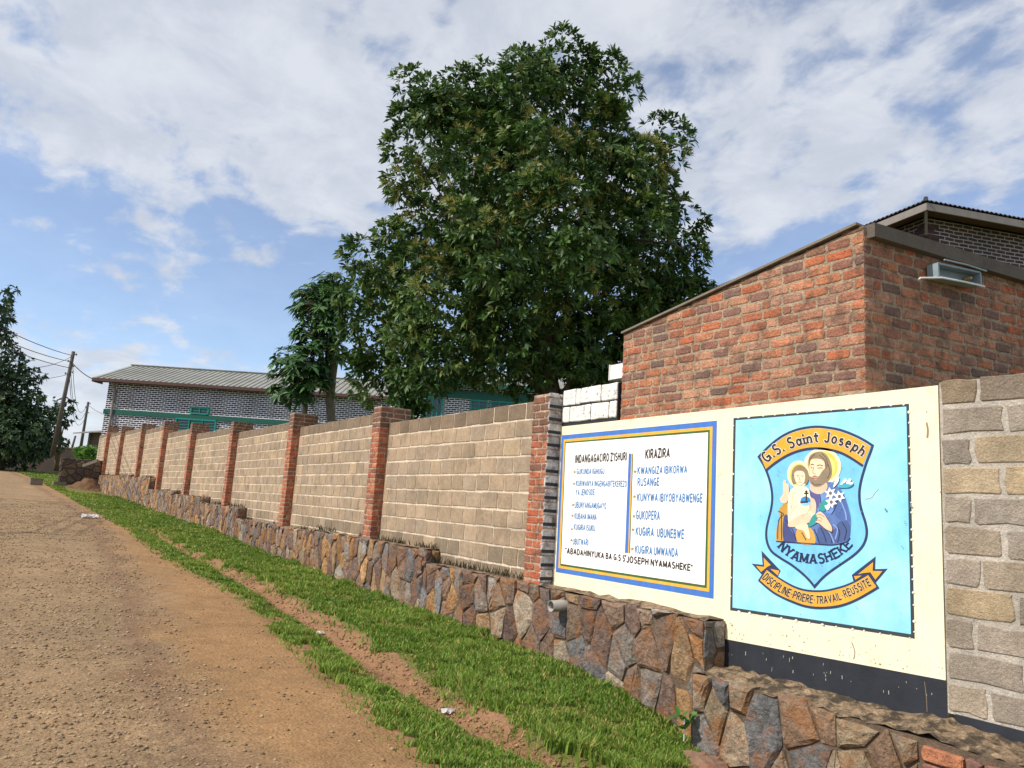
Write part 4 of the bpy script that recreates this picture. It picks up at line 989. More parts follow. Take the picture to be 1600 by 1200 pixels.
# ochre cloak on the left
pf([(275, 840), (330, 780), (360, 790), (360, 900), (330, 990), (320, 1110), (255, 1115), (255, 1000), (285, 920)], (198, 152, 66)); pf([(320, 900), (370, 900), (380, 1010), (440, 1110), (320, 1115)], (74, 80, 128))
pf([(440, 1010), (560, 1000), (600, 1135), (450, 1130)], (222, 166, 76))
for a in ([(270, 850), (320, 880), (275, 930), (265, 1100)], [(300, 870), (300, 980), (300, 1110)], [(345, 930), (400, 1020), (430, 1110)], [(650, 1000), (680, 1060), (700, 1130)], [(720, 1040), (745, 1090), (750, 1140)], [(790, 980), (820, 1040), (800, 1130)], [(840, 950), (880, 1020), (860, 1110)], [(800, 760), (770, 840), (745, 880)], [(640, 700), (650, 780), (640, 850)], [(590, 1010), (620, 1080), (640, 1135)], [(480, 1040), (520, 1110)], [(250, 1118), (420, 1130), (640, 1145), (760, 1150), (880, 1122), (912, 1085)]):
    pl(a, 8, (46, 50, 84))
for a in ([(700, 1000), (740, 1060), (770, 1135)], [(830, 760), (870, 860), (880, 930)], [(760, 970), (800, 1010), (780, 1100)]): pl(a, 12, (134, 160, 216))
# neck, faces, hair
pf([(570, 600), (690, 590), (710, 640), (670, 690), (610, 695), (560, 660)], (240, 190, 160))
pf([(540, 390), (570, 340), (640, 318), (700, 345), (740, 420), (750, 510), (725, 570), (690, 600), (620, 600), (560, 560), (545, 480)], (150, 132, 106))
pf([(555, 410), (580, 385), (640, 385), (680, 410), (688, 470), (680, 540), (640, 590), (590, 590), (556, 540), (548, 470)], (250, 212, 176))
pf([(545, 540), (570, 545), (596, 530), (630, 540), (660, 500), (690, 470), (705, 540), (690, 600), (640, 632), (590, 630), (555, 590)], (146, 128, 106)); pf([(575, 552), (600, 545), (630, 552), (605, 572)], (214, 150, 126))
pl([(560, 440), (575, 432), (592, 440)], 7, (70, 60, 56)); pl([(618, 448), (640, 438), (672, 446)], 7, (70, 60, 56)); pl([(562, 458), (580, 466)], 6, (60, 60, 70)); pl([(622, 468), (650, 464), (668, 468)], 6, (60, 60, 70))
pl([(590, 455), (580, 500), (590, 516), (606, 514)], 5, (170, 120, 92)); pl([(578, 558), (604, 560), (628, 556)], 4, (120, 70, 60))
for a in ([(600, 340), (560, 380), (548, 440)], [(660, 335), (700, 380), (715, 450)], [(640, 350), (690, 400), (700, 470)], [(715, 430), (735, 500), (710, 560)], [(570, 590), (600, 615), (650, 610)]): pl(a, 6, (92, 78, 66))
pf([(390, 560), (396, 490), (430, 446), (480, 440), (530, 480), (545, 550), (525, 610), (500, 600), (430, 600), (405, 610)], (150, 128, 98))
pf([(418, 510), (450, 490), (500, 500), (512, 550), (500, 600), (468, 622), (436, 600), (420, 560)], (252, 218, 186)); pl([(436, 536), (456, 534)], 5, (70, 60, 56)); pl([(478, 538), (498, 536)], 5, (70, 60, 56)); pl([(464, 545), (462, 570), (474, 572)], 4, (180, 130, 104)); pl([(454, 592), (484, 592)], 4, (170, 90, 80))
# the child's gown, arms and legs
pf([(410, 640), (470, 625), (540, 650), (560, 720), (600, 770), (610, 840), (580, 920), (500, 960), (400, 990), (365, 970), (358, 800), (370, 690)], (252, 238, 196))
pf([(318, 590), (336, 575), (345, 600), (365, 620), (368, 690), (350, 770), (310, 780), (290, 740), (315, 690)], (246, 202, 172))
pf([(375, 940), (480, 880), (560, 870), (560, 940), (470, 980), (370, 990)], (244, 202, 170)); pf([(540, 740), (590, 740), (612, 800), (600, 870), (560, 850)], (244, 196, 166)); pf([(430, 985), (520, 960), (545, 1010), (560, 1090), (530, 1090), (500, 1030), (440, 1010)], (250, 212, 180))
for a in ([(400, 690), (395, 780), (385, 860)], [(440, 790), (400, 850), (370, 900)], [(560, 800), (540, 860), (480, 890)], [(470, 820), (520, 850), (560, 840)]): pl(a, 5, (206, 178, 130))
# globe with a cross
pf(ell(516, 762, 46, 44), (62, 132, 190)); pf([(472, 770), (560, 770), (555, 790), (520, 806), (485, 795)], (150, 200, 232)); pl([(470, 772), (540, 768)], 16, (50, 52, 60)); pl([(524, 760), (524, 676)], 12, (52, 46, 44)); pl([(504, 692), (544, 692)], 12, (52, 46, 44)); pf(ell(524, 676, 11, 12, 10), (52, 46, 44))
# lilies and stalk, the hand that holds them
pf([(640, 800), (690, 740), (710, 780), (690, 850), (640, 840)], (60, 150, 146)); pf([(540, 990), (580, 890), (620, 880), (620, 950)], (60, 150, 146))
for cx_, cy_, s in ((740, 690, 56), (820, 720, 56), (748, 770, 56)):
    pf([(cx_ + (s if k % 2 == 0 else s * .52) * math.cos(k * math.pi / 6 + .3), cy_ + (s if k % 2 == 0 else s * .52) * math.sin(k * math.pi / 6 + .3)) for k in range(12)], (252, 250, 244), False); pf(ell(cx_, cy_, 15, 17, 12), (120, 110, 110))
pf([(690, 800), (740, 800), (720, 840), (705, 835)], (252, 250, 244))
pf([(830, 615), (900, 600), (945, 610), (900, 640), (810, 640)], (70, 170, 190))
for a in ([(765, 640), (790, 560), (815, 545), (810, 590)], [(830, 610), (870, 560), (885, 580), (850, 610)], [(880, 600), (910, 560), (925, 570), (905, 605)], [(905, 600), (940, 590), (940, 608), (910, 612)]): pf(a, (252, 250, 246))
pf([(612, 880), (650, 855), (700, 900), (750, 980), (755, 1035), (700, 1010), (640, 960), (605, 945), (630, 920)], (248, 204, 170))
for a in ([(612, 890), (650, 880), (690, 905)], [(606, 915), (645, 905), (670, 925)], [(606, 940), (640, 930), (660, 945)], [(700, 900), (752, 985), (756, 1035)], [(640, 960), (700, 1012), (756, 1035)]): pl(a, 5, (150, 100, 80))
fg.build("saint_figures", MT["paint"], mural)
# hairline cracks and scuffs in the paint
mb = MB(); r_ = random.Random(5)
for _ in range(150):                           # chips and dirt specks, thickest near the foot of the wall
    x = r_.uniform(1118, 1474); t = (x - 1112) / 364; yb_ = 995 + 67 * t; y = yb_ - 4 - abs(r_.gauss(0, 16)) if r_.random() < .6 else r_.uniform(660 - 60 * t, yb_ - 5)
    q = r_.uniform(.5, 1.7) * (1.4 if r_.random() < .1 else .8); in_mural = 1143 < x < 1430 and 640 < y < 955 + 41 * (x - 1141) / 287
    a0 = r_.uniform(0, 3); pts_ = [(x + math.cos(a0 + h * 1.26) * q * r_.uniform(.5, 1.2), y + math.sin(a0 + h * 1.26) * q * r_.uniform(.5, 1.2)) for h in range(5)]
    flat(mb, pts_, r_.choice([lin(150, 120, 84), lin(176, 150, 112), lin(120, 104, 84)]) if not in_mural else lin(96, 140, 160), 11 if in_mural else 1.5)
for _ in range(26):                            # pale scrapes on the black dado
    x = r_.uniform(1125, 1470); t = (x - 1112) / 364; y = r_.uniform(1000 + 70 * t, 1030 + 72 * t); L_ = r_.uniform(1, 7)
    stroke(mb, [(x, y), (x + r_.uniform(-.6, .6), y + L_)], r_.uniform(.5, 1.2), lin(170, 164, 150), 3)
mb.build("paint_chip", MT["paint"], sign)
mb = MB()
for c, w in (([(1352, 780), (1362, 778), (1368, 770), (1374, 764)], 1.0), ([(1331, 1003), (1336, 1018), (1334, 1030)], 1.1), ([(1448, 660), (1450, 672), (1449, 684)], 2.6), ([(1445, 1065), (1448, 1090), (1449, 1112)], .7)):
    stroke(mb, spline(c, 3), w, lin(150, 128, 100), 2.6)
mb.build("crack", MT["paint"], sign)

# whitewashed courses with black joints between the first pillar and the brick building
ww = thing("whitewashed_wall", P3(5.6, 7.1, 1.05), "two courses of whitewashed blocks with black painted joints above the rules board", "wall")
mb = MB(); mb.box(tuple(P3(5.515, 6.578, 1.03)), tuple(P3(5.735, 7.625, 1.485)), lin(48, 48, 52)); mb.build("black_joint", MT["black_paint"], ww)
mb = MB()
for row, (z0, z1, cuts) in enumerate(((1.095, 1.28, [6.58, 6.72, 7.05, 7.46, 7.61]), (1.302, 1.49, [6.58, 6.87, 7.25, 7.35, 7.61]))):
    for a, b in zip(cuts[:-1], cuts[1:]): brick(mb, np.array([5.515, 0, EYE]), np.array([0, 1, 0.]), np.array([-1, 0, 0.]), a + .006, b - .006, z0, z1, .016, np.array(lin(236, 232, 224)), .005, .02, .012)
mb.build("whitewashed_block", MT["white_block"], ww)

# ------------------------------------------------------------------ near block wall at the right edge
bw = thing("grey_block_wall", P3(5.5, 1.5, -1.25), "rough grey and tan block wall with thick mortar joints right of the crest mural", "wall")
mb = MB(); mb.box(tuple(P3(5.49, -1.5, -1.16)), tuple(P3(5.70, 2.985, 1.10)), np.array(lin(186, 176, 162)))
masonry(mb, (5.49, 2.985, EYE), (0, -1, 0), (-1, 0, 0), 0, 4.4, -1.15, 1.125, .44, .2068, .034, .009, GREYBLOCK_PAL, (.215, lin(112, 98, 82)), .011, round_=.012, flip=1, edge=.006)
mb.build("block_courses", MT["block"], bw)
mb = MB(); mb.box(tuple(P3(5.478, -1.5, -1.27)), tuple(P3(5.69, 2.93, -1.155))); mb.build("black_dado", MT["black_paint"], bw)

# ------------------------------------------------------------------ brick building
bb = thing("brick_building", P3(6.5, 5, -1), "small red brick building with a sloping top behind the painted wall", "building")
c0 = np.array([5.535, 3.59, EYE]); e_l = np.array([0, 1, 0.]); n_l = np.array([-1, 0, 0.])
e_r = np.array([.9933, -.1155, 0]); n_r = np.array([-.1155, -.9933, 0])
zt_f = lambda s: 2.505 - .452 * s / 3.0
mb = MB(); LEN, DEPTH = 2.98, 4.2
# core
v = []
for (s, r) in ((0.012, 0.012), (LEN - .012, 0.012), (LEN - .012, DEPTH), (0.012, DEPTH)):
    p = c0 + e_l * s + e_r * r
    v.append((p[0], p[1], (.9 if r < .1 else -.5) + EYE)); v.append((p[0], p[1], zt_f(s) - .02 + EYE))
mb.add(v, [(0, 2, 4, 6), (1, 7, 5, 3), (0, 1, 3, 2), (2, 3, 5, 4), (4, 5, 7, 6), (6, 7, 1, 0)], np.array(lin(174, 152, 126)))
PALB = BRICK_PAL
masonry(mb, c0 + e_r * .0 + n_l * .0 + np.array([.012, 0, 0]), e_l, n_l, 0, LEN, .92, zt_f, .232, .0945, .024, .007, PALB, (.11, lin(122, 98, 82)), .0055, True, .010)
masonry(mb, c0 + np.array([0, .012, 0]) , e_r, n_r, 0.0, DEPTH - .1, .92, 2.405, .232, .0945, .024, .007, PALB, None, .0055, True, .010, flip=1)
mb.build("brick_wall", MT["brick"], bb)
mb = MB()   # concrete coping on the right-hand side
ca = c0 + e_r * (DEPTH / 2 + .06) + np.array([0, 0, 2.44]) - n_r * .10
mb.obox(ca, e_r * (DEPTH / 2 + .01), n_r * .165, np.array([0, 0, .058])); mb.build("coping", M("coping_concrete", lin(104, 94, 84), vary=0.25, vscale=4, bump=0.5, bscale=30, grime=lin(64, 58, 50), gscale=4, gamount=0.6, glo=0.48, ghi=0.66), bb)
mb = MB()   # thin mortar cap on the sloping front
a_, b_ = c0 + np.array([.06, .05, 2.509]), c0 + e_l * LEN + np.array([.06, 0, 2.060])
mb.bar(a_, b_, .17, .022); mb.build("mortar_cap", MT["concrete"], bb)

fl = thing("floodlight", c0 + e_r * 1.2 + n_r * .1 + np.array([0, 0, 2.28]), "broken grey floodlight housing with a dangling rim on the shaded brick side", "lamp")
mb = MB(); ctr = c0 + e_r * 1.03 + np.array([0, 0, 2.235]); ux = e_r; zt_ = np.array([0, 0, 1.])
tx = (ux * .985 - zt_ * -.0); 
# an open tray: back, top, bottom and end walls
def tray(p, u_, w_, L, H, D, t=.008):
    nn_ = n_r
    mb.obox(p - nn_ * D / 2 * -0 + nn_ * .02, u_ * L / 2, w_ * H / 2, nn_ * t)
    for s in (-1, 1):
        mb.obox(p + nn_ * (D / 2 + .02) + w_ * s * H / 2, u_ * L / 2, w_ * t, nn_ * D / 2)
        mb.obox(p + nn_ * (D / 2 + .02) + u_ * s * L / 2, u_ * t, w_ * H / 2, nn_ * D / 2)
uu = ux * .995 + zt_ * .05; wv = zt_ * .995 - ux * .05
tray(ctr, uu, wv, .56, .115, .10); mb.build("housing", MT["grey_metal"], fl)
mb = MB(); b0 = ctr - uu * .33 + n_r * .14; mb.tube([b0 + wv * -.075 + uu * .62, b0 + wv * -.07 + uu * .35, b0 - wv * .075 + uu * .05, b0 - wv * .115 - uu * .22, b0 - wv * .128 - uu * .24], .008, 6); mb.build("rim", MT["white_metal"], fl)
mb = MB(); mb.tube([b0 + wv * .09 + uu * .1, b0 + wv * .088 + uu * .4, b0 + wv * .07 + uu * .66], .007, 6); mb.build("bracket", MT["grey_metal"], fl)
mb = MB(); mb.tube([ctr + uu * .18 + n_r * .04, ctr + uu * .18 + n_r * .10], [.022, .012], 8); mb.build("socket", M("brass", lin(180, 150, 90), vary=.1), fl)

wb = thing("white_box", P3(5.7, 6.7, 1.55), "small white box fixed to the far side of the brick building", "box")
mb = MB(); mb.box(tuple(P3(5.60, 6.575, 1.56)), tuple(P3(5.78, 6.84, 1.73))); mb.build("case", MT["white_metal"], wb)
mb = MB(); mb.box(tuple(P3(5.59, 6.841, 1.552)), tuple(P3(5.79, 6.853, 1.738))); mb.build("lid", MT["white_metal"], wb)

# ------------------------------------------------------------------ school hall with the pitched roof
def facade(mb, a, b, z0, z1, u0=0.0):
    """wall quad from plan point a to b with uv in metres"""
    L = math.hypot(b[0] - a[0], b[1] - a[1])
    mb.quad((a[0], a[1], z0), (b[0], b[1], z0), (b[0], b[1], z1), (a[0], a[1], z1), uv=[(u0, z0), (u0 + L, z0), (u0 + L, z1), (u0, z1)])
hall = thing("school_hall", P3(12, 51, 1.0), "long black and white brick hall with a grey sheet roof behind the wall", "building")
A = np.array([4.05, 55.96]); B = np.array([20.6, 45.65]); dl_ = (B - A) / np.linalg.norm(B - A); nf = np.array([dl_[1], -dl_[0]]); HL = np.linalg.norm(B - A); HD = 8.6
if nf[1] > 0: nf = -nf
def hp(s, d, z): p = A + dl_ * s - nf * d; return np.array([p[0], p[1], z + EYE])
mb = MB(); zE = 6.55
for (a, b) in (((0, 0), (HL, 0)), ((HL, 0), (HL, HD)), ((HL, HD), (0, HD)), ((0, HD), (0, 0))):
    facade(mb, hp(*a, 0)[:2], hp(*b, 0)[:2], EYE - 1, EYE + zE)
for s in (0, HL):
    p = [hp(s, 0, zE), hp(s, HD, zE), hp(s, HD / 2, zE + 1.55)]
    mb.add(p, [(0, 1, 2)] if s else [(0, 2, 1)], uv=[(0, zE), (HD, zE), (HD / 2, zE + 1.5)])
mb.build("brick_wall", MT["school_brick"], hall, use_uv=True)
mb = MB(); mb2 = MB()
nsh = 56; s0, s1 = -.85, HL + .1
for side in (0, 1):
    d0, d1 = (-.5, HD / 2) if side == 0 else (HD + .5, HD / 2)
    for k in range(nsh):                       # standing ribs of the roofing sheets
        a = s0 + (s1 - s0) * k / nsh; b = s0 + (s1 - s0) * (k + 1) / nsh; w = (b - a) * .16
        z0_, z1_ = 6.72, 8.42
        pr = [(a, 0), (b - w, 0), (b - w * .75, .05), (b - w * .25, .05), (b, 0)]
        v = [hp(s, d0, z0_ + h) for s, h in pr] + [hp(s, d1, z1_ + h) for s, h in pr]
        mb.add(v, [(j, j + 1, j + 6, j + 5) for j in range(4)])
v = [hp(s0, -.5, 6.70), hp(s0, HD / 2, 8.40), hp(s1, HD / 2, 8.40), hp(s1, -.5, 6.70)]; mb.add(v, [(0, 1, 2, 3)])
roof = mb.build("roof", MT["roof"], hall)
mb = MB(); mb.bar(hp(s0, HD / 2, 8.45), hp(s1, HD / 2, 8.45), .34, .06); mb.build("ridge_cap", MT["roof"], roof)
mb = MB(); mb.bar(hp(s0, -.52, 6.58), hp(s1, -.52, 6.58), .05, .26); mb.bar(hp(s0, -.5, 6.58), hp(s0, .8, 6.60), .05, .24); mb.build("fascia", MT["fascia"], roof)
mb = MB(); mb.bar(hp(s0 + .1, -.62, 6.56), hp(s1, -.62, 6.56), .12, .12); mb.build("gutter", MT["fascia"], roof)
mb = MB(); mb.tube([hp(.55, -.55, 6.4), hp(.5, -.12, 6.1), hp(.5, -.1, 0)], .075, 8); mb.build("downpipe", MT["grey_fascia"], hall)
mb = MB(); mb.bar(hp(-.02, -.04, 4.63), hp(HL, -.04, 4.63), .1, .30); mb.bar(hp(-.05, 0, 4.63), hp(-.05, HD, 4.63), .1, .30); mb.build("painted_band", MT["green_band"], hall)
def window(par, pt, s0_, s1_, z0_, z1_, nb, nh, name="window"):
    """frame with panes; pt(s, d, z) maps facade coordinates, d < 0 is outwards"""
    fr = MB(); t = .09
    fr.bar(pt(s0_, -.05, z0_), pt(s1_, -.05, z0_), .14, t); fr.bar(pt(s0_, -.05, z1_), pt(s1_, -.05, z1_), .14, t)
    for k in range(nb + 1):
        s = s0_ + (s1_ - s0_) * k / nb; fr.bar(pt(s, -.05, z0_), pt(s, -.05, z1_), .12, t * (1 if k in (0, nb) else .6), up=tuple(np.append(dl_, 0)))
    for k in range(1, nh): z = z0_ + (z1_ - z0_) * k / nh; fr.bar(pt(s0_, -.04, z), pt(s1_, -.04, z), .06, .035)
    w = fr.build(name, MT["teal"], par)
    pa = MB(); pa.quad(pt(s0_, -.02, z0_), pt(s1_, -.02, z0_), pt(s1_, -.02, z1_), pt(s0_, -.02, z1_)); pa.build("pane", MT["glass"], w)
    return w
def hspan(px0, px1):
    out = []
    for px in (px0, px1):
        r = ray(px, 650); out.append(np.linalg.solve(np.array([[r[0], -dl_[0]], [r[1], -dl_[1]]]), A)[1])
    return out
hs0, hs1 = hspan(277, 339)
w_ = window(hall, hp, hs0, hs1, 3.72, 4.46, 3, 4)
mb = MB(); mb.bar(hp(hs0 - .15, -.12, 3.64), hp(hs1 + .15, -.12, 3.64), .3, .14); mb.build("sill", MT["teal"], w_)
window(hall, hp, *hspan(298, 325), 4.86, 5.24, 2, 2); window(hall, hp, *hspan(462, 484), 4.86, 5.24, 2, 2)

cls = thing("classroom_block", P3(24, 43, 1.0), "black and white brick classroom block with teal windows behind the big tree", "building")
A2 = np.array([19.2, 45.2]); B2 = A2 + dl_ * 17; 
def cp(s, d, z): p = A2 + dl_ * s - nf * d; return np.array([p[0], p[1], z + EYE])
mb = MB(); CL, CD = 17, 7.5
for (a, b) in (((0, 0), (CL, 0)), ((CL, 0), (CL, CD)), ((CL, CD), (0, CD)), ((0, CD), (0, 0))): facade(mb, cp(*a, 0)[:2], cp(*b, 0)[:2], EYE - 1, EYE + 7.6, 3.3)
mb.build("brick_wall", MT["school_brick"], cls, use_uv=True)
mb = MB()
for k in range(50):
    a = -.3 + 17.6 * k / 50; b = -.3 + 17.6 * (k + 1) / 50; w = (b - a) * .2
    for d0, d1 in ((-.8, CD / 2), (CD + .8, CD / 2)):
        pr = [(a, 0), (b - w, 0), (b - w / 2, .05), (b, 0)]; v = [cp(s, d0, 7.7 + h) for s, h in pr] + [cp(s, d1, 9.3 + h) for s, h in pr]
        mb.add(v, [(j, j + 1, j + 5, j + 4) for j in range(3)])
r2 = mb.build("roof", MT["roof"], cls)
mb = MB(); mb.bar(cp(-.3, -.8, 7.6), cp(17.3, -.8, 7.6), .06, .26); mb.build("fascia", MT["green_band"], r2)
mb = MB(); mb.bar(cp(0, -.05, 7.05), cp(CL, -.05, 7.05), .1, .5); mb.build("painted_band", MT["green_band"], cls)
def span(px0, px1):
    """facade coordinates of two photo columns"""
    out = []
    for px in (px0, px1):
        r = ray(px, 620); t = np.linalg.solve(np.array([[r[0], -dl_[0]], [r[1], -dl_[1]]]), A2); out.append(t[1])
    return out
for px0, px1, zb_, zt_2, nb, nh in ((670, 692, 4.2, 6.75, 3, 6), (737, 762, 4.5, 6.72, 2, 9), (768, 832, 4.9, 6.72, 5, 5)):
    s_ = span(px0, px1); window(cls, cp, s_[0], s_[1], zb_, zt_2, nb, nh)

# gabled brick building at the upper right
gb = thing("dark_brick_building", P3(20, 12, 0), "dark brick building with a corrugated roof showing over the red brick one", "building")
G0 = np.array([17.0, 9.45]); gl = np.array([math.sin(R_(12)), math.cos(R_(12))]); gr = np.array([math.sin(R_(108)), math.cos(R_(108))])
def gp(l, r, z): p = G0 + gl * l + gr * r; return np.array([p[0], p[1], z + EYE])
mb = MB()
facade(mb, gp(0, 0, 0)[:2], gp(0, 13, 0)[:2], EYE - 1, EYE + 7.35); facade(mb, gp(9, 0, 0)[:2], gp(0, 0, 0)[:2], EYE - 1, EYE + 7.35, 40 - 9)
facade(mb, gp(0, 13, 0)[:2], gp(9, 13, 0)[:2], EYE - 1, EYE + 7.35); facade(mb, gp(9, 13, 0)[:2], gp(9, 0, 0)[:2], EYE - 1, EYE + 7.35)
mb.build("brick_wall", MT["gable_brick"], gb, use_uv=True)
mb = MB()    # quoins on the corner
for k in range(26):
    z = 4.2 + k * .118; w = .34 if k % 2 else .22
    mb.obox(gp(.0, w / 2, z), np.append(gr, 0) * w / 2, np.append(gl, 0) * .022, np.array([0, 0, .047]))
    mb.obox(gp((.56 - w) / 2, .0, z), np.append(gl, 0) * (.56 - w) / 2, np.append(gr, 0) * .022, np.array([0, 0, .047]))
mb.build("quoin", M("quoin_paint", lin(76, 58, 58), vary=.2), gb)
mb = MB(); oh = .55; nC = 150
rt = lambda l, r, z: gp(l, r, z)
# hipped corrugated roof: front slope and left slope with wavy sheets
E0, E1, ZR2 = -oh, 13 + oh, 9.2
def slope(c_a, c_b, rise_dir, depth, n, zlo, zhi, hip0, hip1):
    pts0, pts1 = [], []
    for k in range(n * 4 + 1):
        t = k / (n * 4); h = .022 * math.sin(k * math.pi / 2)
        e = c_a + (c_b - c_a) * t; L = np.linalg.norm(c_b - c_a); s = t * L
        dmax = min(depth, s * hip0 if hip0 else depth, (L - s) * hip1 if hip1 else depth)
        pts0.append((e[0], e[1], zlo + h + EYE)); q = e + rise_dir * dmax; pts1.append((q[0], q[1], zlo + (zhi - zlo) * dmax / depth + h + EYE))
    m_ = len(pts0); mb.add(pts0 + pts1, [(j, j + 1, m_ + j + 1, m_ + j) for j in range(m_ - 1)])
slope(G0 + gl * -oh + gr * -oh, G0 + gl * -oh + gr * (13 + oh), gl, 5.05, 110, 7.50, 9.3, 1.0, 1.0)
slope(G0 + gl * (9 + oh) + gr * -oh, G0 + gl * -oh + gr * -oh, gr, 5.05, 80, 7.50, 9.3, 1.0, 1.0)
slope(G0 + gl * (9 + oh) + gr * (13 + oh), G0 + gl * (9 + oh) + gr * -oh, -gl, 5.05, 110, 7.50, 9.3, 1.0, 1.0)
slope(G0 + gl * -oh + gr * (13 + oh), G0 + gl * (9 + oh) + gr * (13 + oh), -gr, 5.05, 80, 7.50, 9.3, 1.0, 1.0)
r3 = mb.build("roof", MT["dark_roof"], gb)
mb = MB(); mb.tube([gp(-oh - .02, -oh - .02, 7.525), gp(.6, .6, 7.93), gp(4.5, 4.5, 9.32)], [.05, .06, .06], 8); mb.build("hip_cap", MT["dark_roof"], r3)
mb = MB(); mb.bar(gp(-oh + .03, -oh + .03, 7.36), gp(-oh + .03, 13 + oh, 7.36), .04, .17); mb.bar(gp(-oh + .03, -oh + .05, 7.36), gp(9 + oh, -oh + .03, 7.36), .04, .17); mb.build("fascia", MT["grey_fascia"], r3)
mb = MB(); mb.bar(gp(-.1, -.1, 6.9), gp(-oh + .1, -oh + .1, 7.3), .06, .06); mb.bar(gp(-.02, -.02, 7.3), gp(-oh + .1, -oh + .1, 7.3), .06, .06); mb.build("eave_strut", MT["grey_fascia"], r3)
mb = MB(); v = [gp(-oh + .05, -oh + .05, 7.40), gp(-oh + .05, 13, 7.40), gp(0, 13, 7.40), gp(0, 0, 7.40), gp(9, 0, 7.40), gp(9, -oh + .05, 7.40)]; mb.add(v, [(0, 1, 2, 3), (0, 3, 4, 5)]); mb.build("soffit", MT["fascia"], r3)
mb = MB(); mb.bar(gp(-.05, -.04, 4.45), gp(-.05, 13, 4.45), .1, .3); mb.build("painted_band", MT["green_band"], gb)

# ------------------------------------------------------------------ trees
def leaf_mesh(P, D, Nn, L, Wd, droop, simple=False):
    """vectorised leaves: base P, direction D, blade normal Nn"""
    n = len(P); S = np.cross(D, Nn); S /= np.linalg.norm(S, axis=1, keepdims=True) + 1e-9
    g = np.array([0, 0, -1.0]); L = L[:, None]; Wd = Wd[:, None]; droop = droop[:, None]
    c1 = P + D * L * .35 + g * droop * L * .10; c2 = P + D * L * .72 + g * droop * L * .38; c3 = P + D * L + g * droop * L * .8
    up = Nn * Wd * .35
    Vv = np.stack([P, c1 + S * Wd + up, c1 - S * Wd + up, c2 + S * Wd * .8 + up * .8, c2 - S * Wd * .8 + up * .8, c3, c1, c2], 1)
    if simple:
        cm = P + D * L * .55 + g * droop * L * .22
        Vv = np.stack([P, cm + S * Wd + up, cm - S * Wd + up, c3, cm], 1); k = (np.arange(n) * 5)[:, None]
        return Vv.reshape(-1, 3), np.concatenate([k + np.array([[a, b, c]]) for a, b, c in ((0, 1, 4), (0, 4, 2), (1, 3, 4), (4, 3, 2))], 0)
    k = (np.arange(n) * 8)[:, None]
    T = np.concatenate([k + np.array([[a, b, c]]) for a, b, c in ((0, 1, 6), (0, 6, 2), (1, 3, 7), (1, 7, 6), (6, 7, 4), (6, 4, 2), (3, 5, 7), (7, 5, 4))], 0)
    return Vv.reshape(-1, 3), T
def unit(v): return v / (np.linalg.norm(v, axis=-1, keepdims=True) + 1e-9)
def rosettes(C, A, nl, Lm, Wm, t0, t1, pal, r, droop=.5, simple=False):
    n = len(C); A = unit(A); ref = np.where(np.abs(A[:, 2:3]) > .9, np.array([[1, 0, 0.]]), np.array([[0, 0, 1.]]))
    U_ = unit(np.cross(A, ref)); V_ = np.cross(A, U_)
    ph = r.uniform(0, 6.28, (n, 1)) + np.arange(nl)[None] * 2.4 + r.normal(0, .2, (n, nl)); ti = t0 + (t1 - t0) * r.random((n, nl))
    D = A[:, None] * np.cos(ti)[..., None] + (U_[:, None] * np.cos(ph)[..., None] + V_[:, None] * np.sin(ph)[..., None]) * np.sin(ti)[..., None]
    D = unit(D + r.normal(0, .12, D.shape)).reshape(-1, 3); AA = np.repeat(A, nl, 0)
    Nn = unit(AA - D * (AA * D).sum(1, keepdims=True) + r.normal(0, .15, D.shape)); P = np.repeat(C, nl, 0) + D * .02
    m_ = len(P); V_, T = leaf_mesh(P, D, Nn, Lm * r.uniform(.5, 1.35, m_), Wm * r.uniform(.75, 1.2, m_), droop * r.uniform(.4, 1.4, m_), simple)
    tone = np.repeat(r.random(n), nl); pal = np.array(pal); c = pal[np.clip((tone * len(pal)).astype(int), 0, len(pal) - 1)] * r.uniform(.8, 1.2, (m_, 1))
    return V_, T, np.repeat(c, 5 if simple else 8, 0)
def join(parts):
    Vs, Ts, Cs, o = [], [], [], 0
    for V_, T, C in parts: Vs.append(V_); Ts.append(T + o); Cs.append(C); o += len(V_)
    return np.concatenate(Vs), np.concatenate(Ts), np.concatenate(Cs)
def limb(mb, a, b, r0, r1, r, sag=.12, n=7, k=8):
    a, b = np.array(a, float), np.array(b, float); L = np.linalg.norm(b - a); w = r.normal(0, sag * L * .5, 3)
    pts = [a + (b - a) * t + w * math.sin(math.pi * t) + r.normal(0, .01 * L, 3) * (0 < t < 1) for t in np.linspace(0, 1, n)]
    mb.tube(pts, [r0 + (r1 - r0) * t ** .8 for t in np.linspace(0, 1, n)], k); return pts
def crown_points(blobs, r, dens, inner):
    """points and outward axes over a cluster of ellipsoids"""
    C, A = [], []
    for c, rad in blobs:
        n = max(6, int(dens * 12.6 * rad * rad)); d = unit(r.normal(0, 1, (n, 3))); d[:, 2] = d[:, 2] * .9 + .08; d = unit(d)
        lump = 1 + .20 * np.sin(d[:, 0] * 5 + c[0]) * np.sin(d[:, 1] * 5 + c[1] * 2) + r.normal(0, .07, n)
        C.append(c + d * rad * lump[:, None]); A.append(d)
        m_ = int(n * inner); d = unit(r.normal(0, 1, (m_, 3))); C.append(c + d * rad * (r.random((m_, 1)) ** .45) * .92); A.append(d)
    C = np.concatenate(C); A = np.concatenate(A); A = unit(A + np.array([0, 0, .35])); return C, A

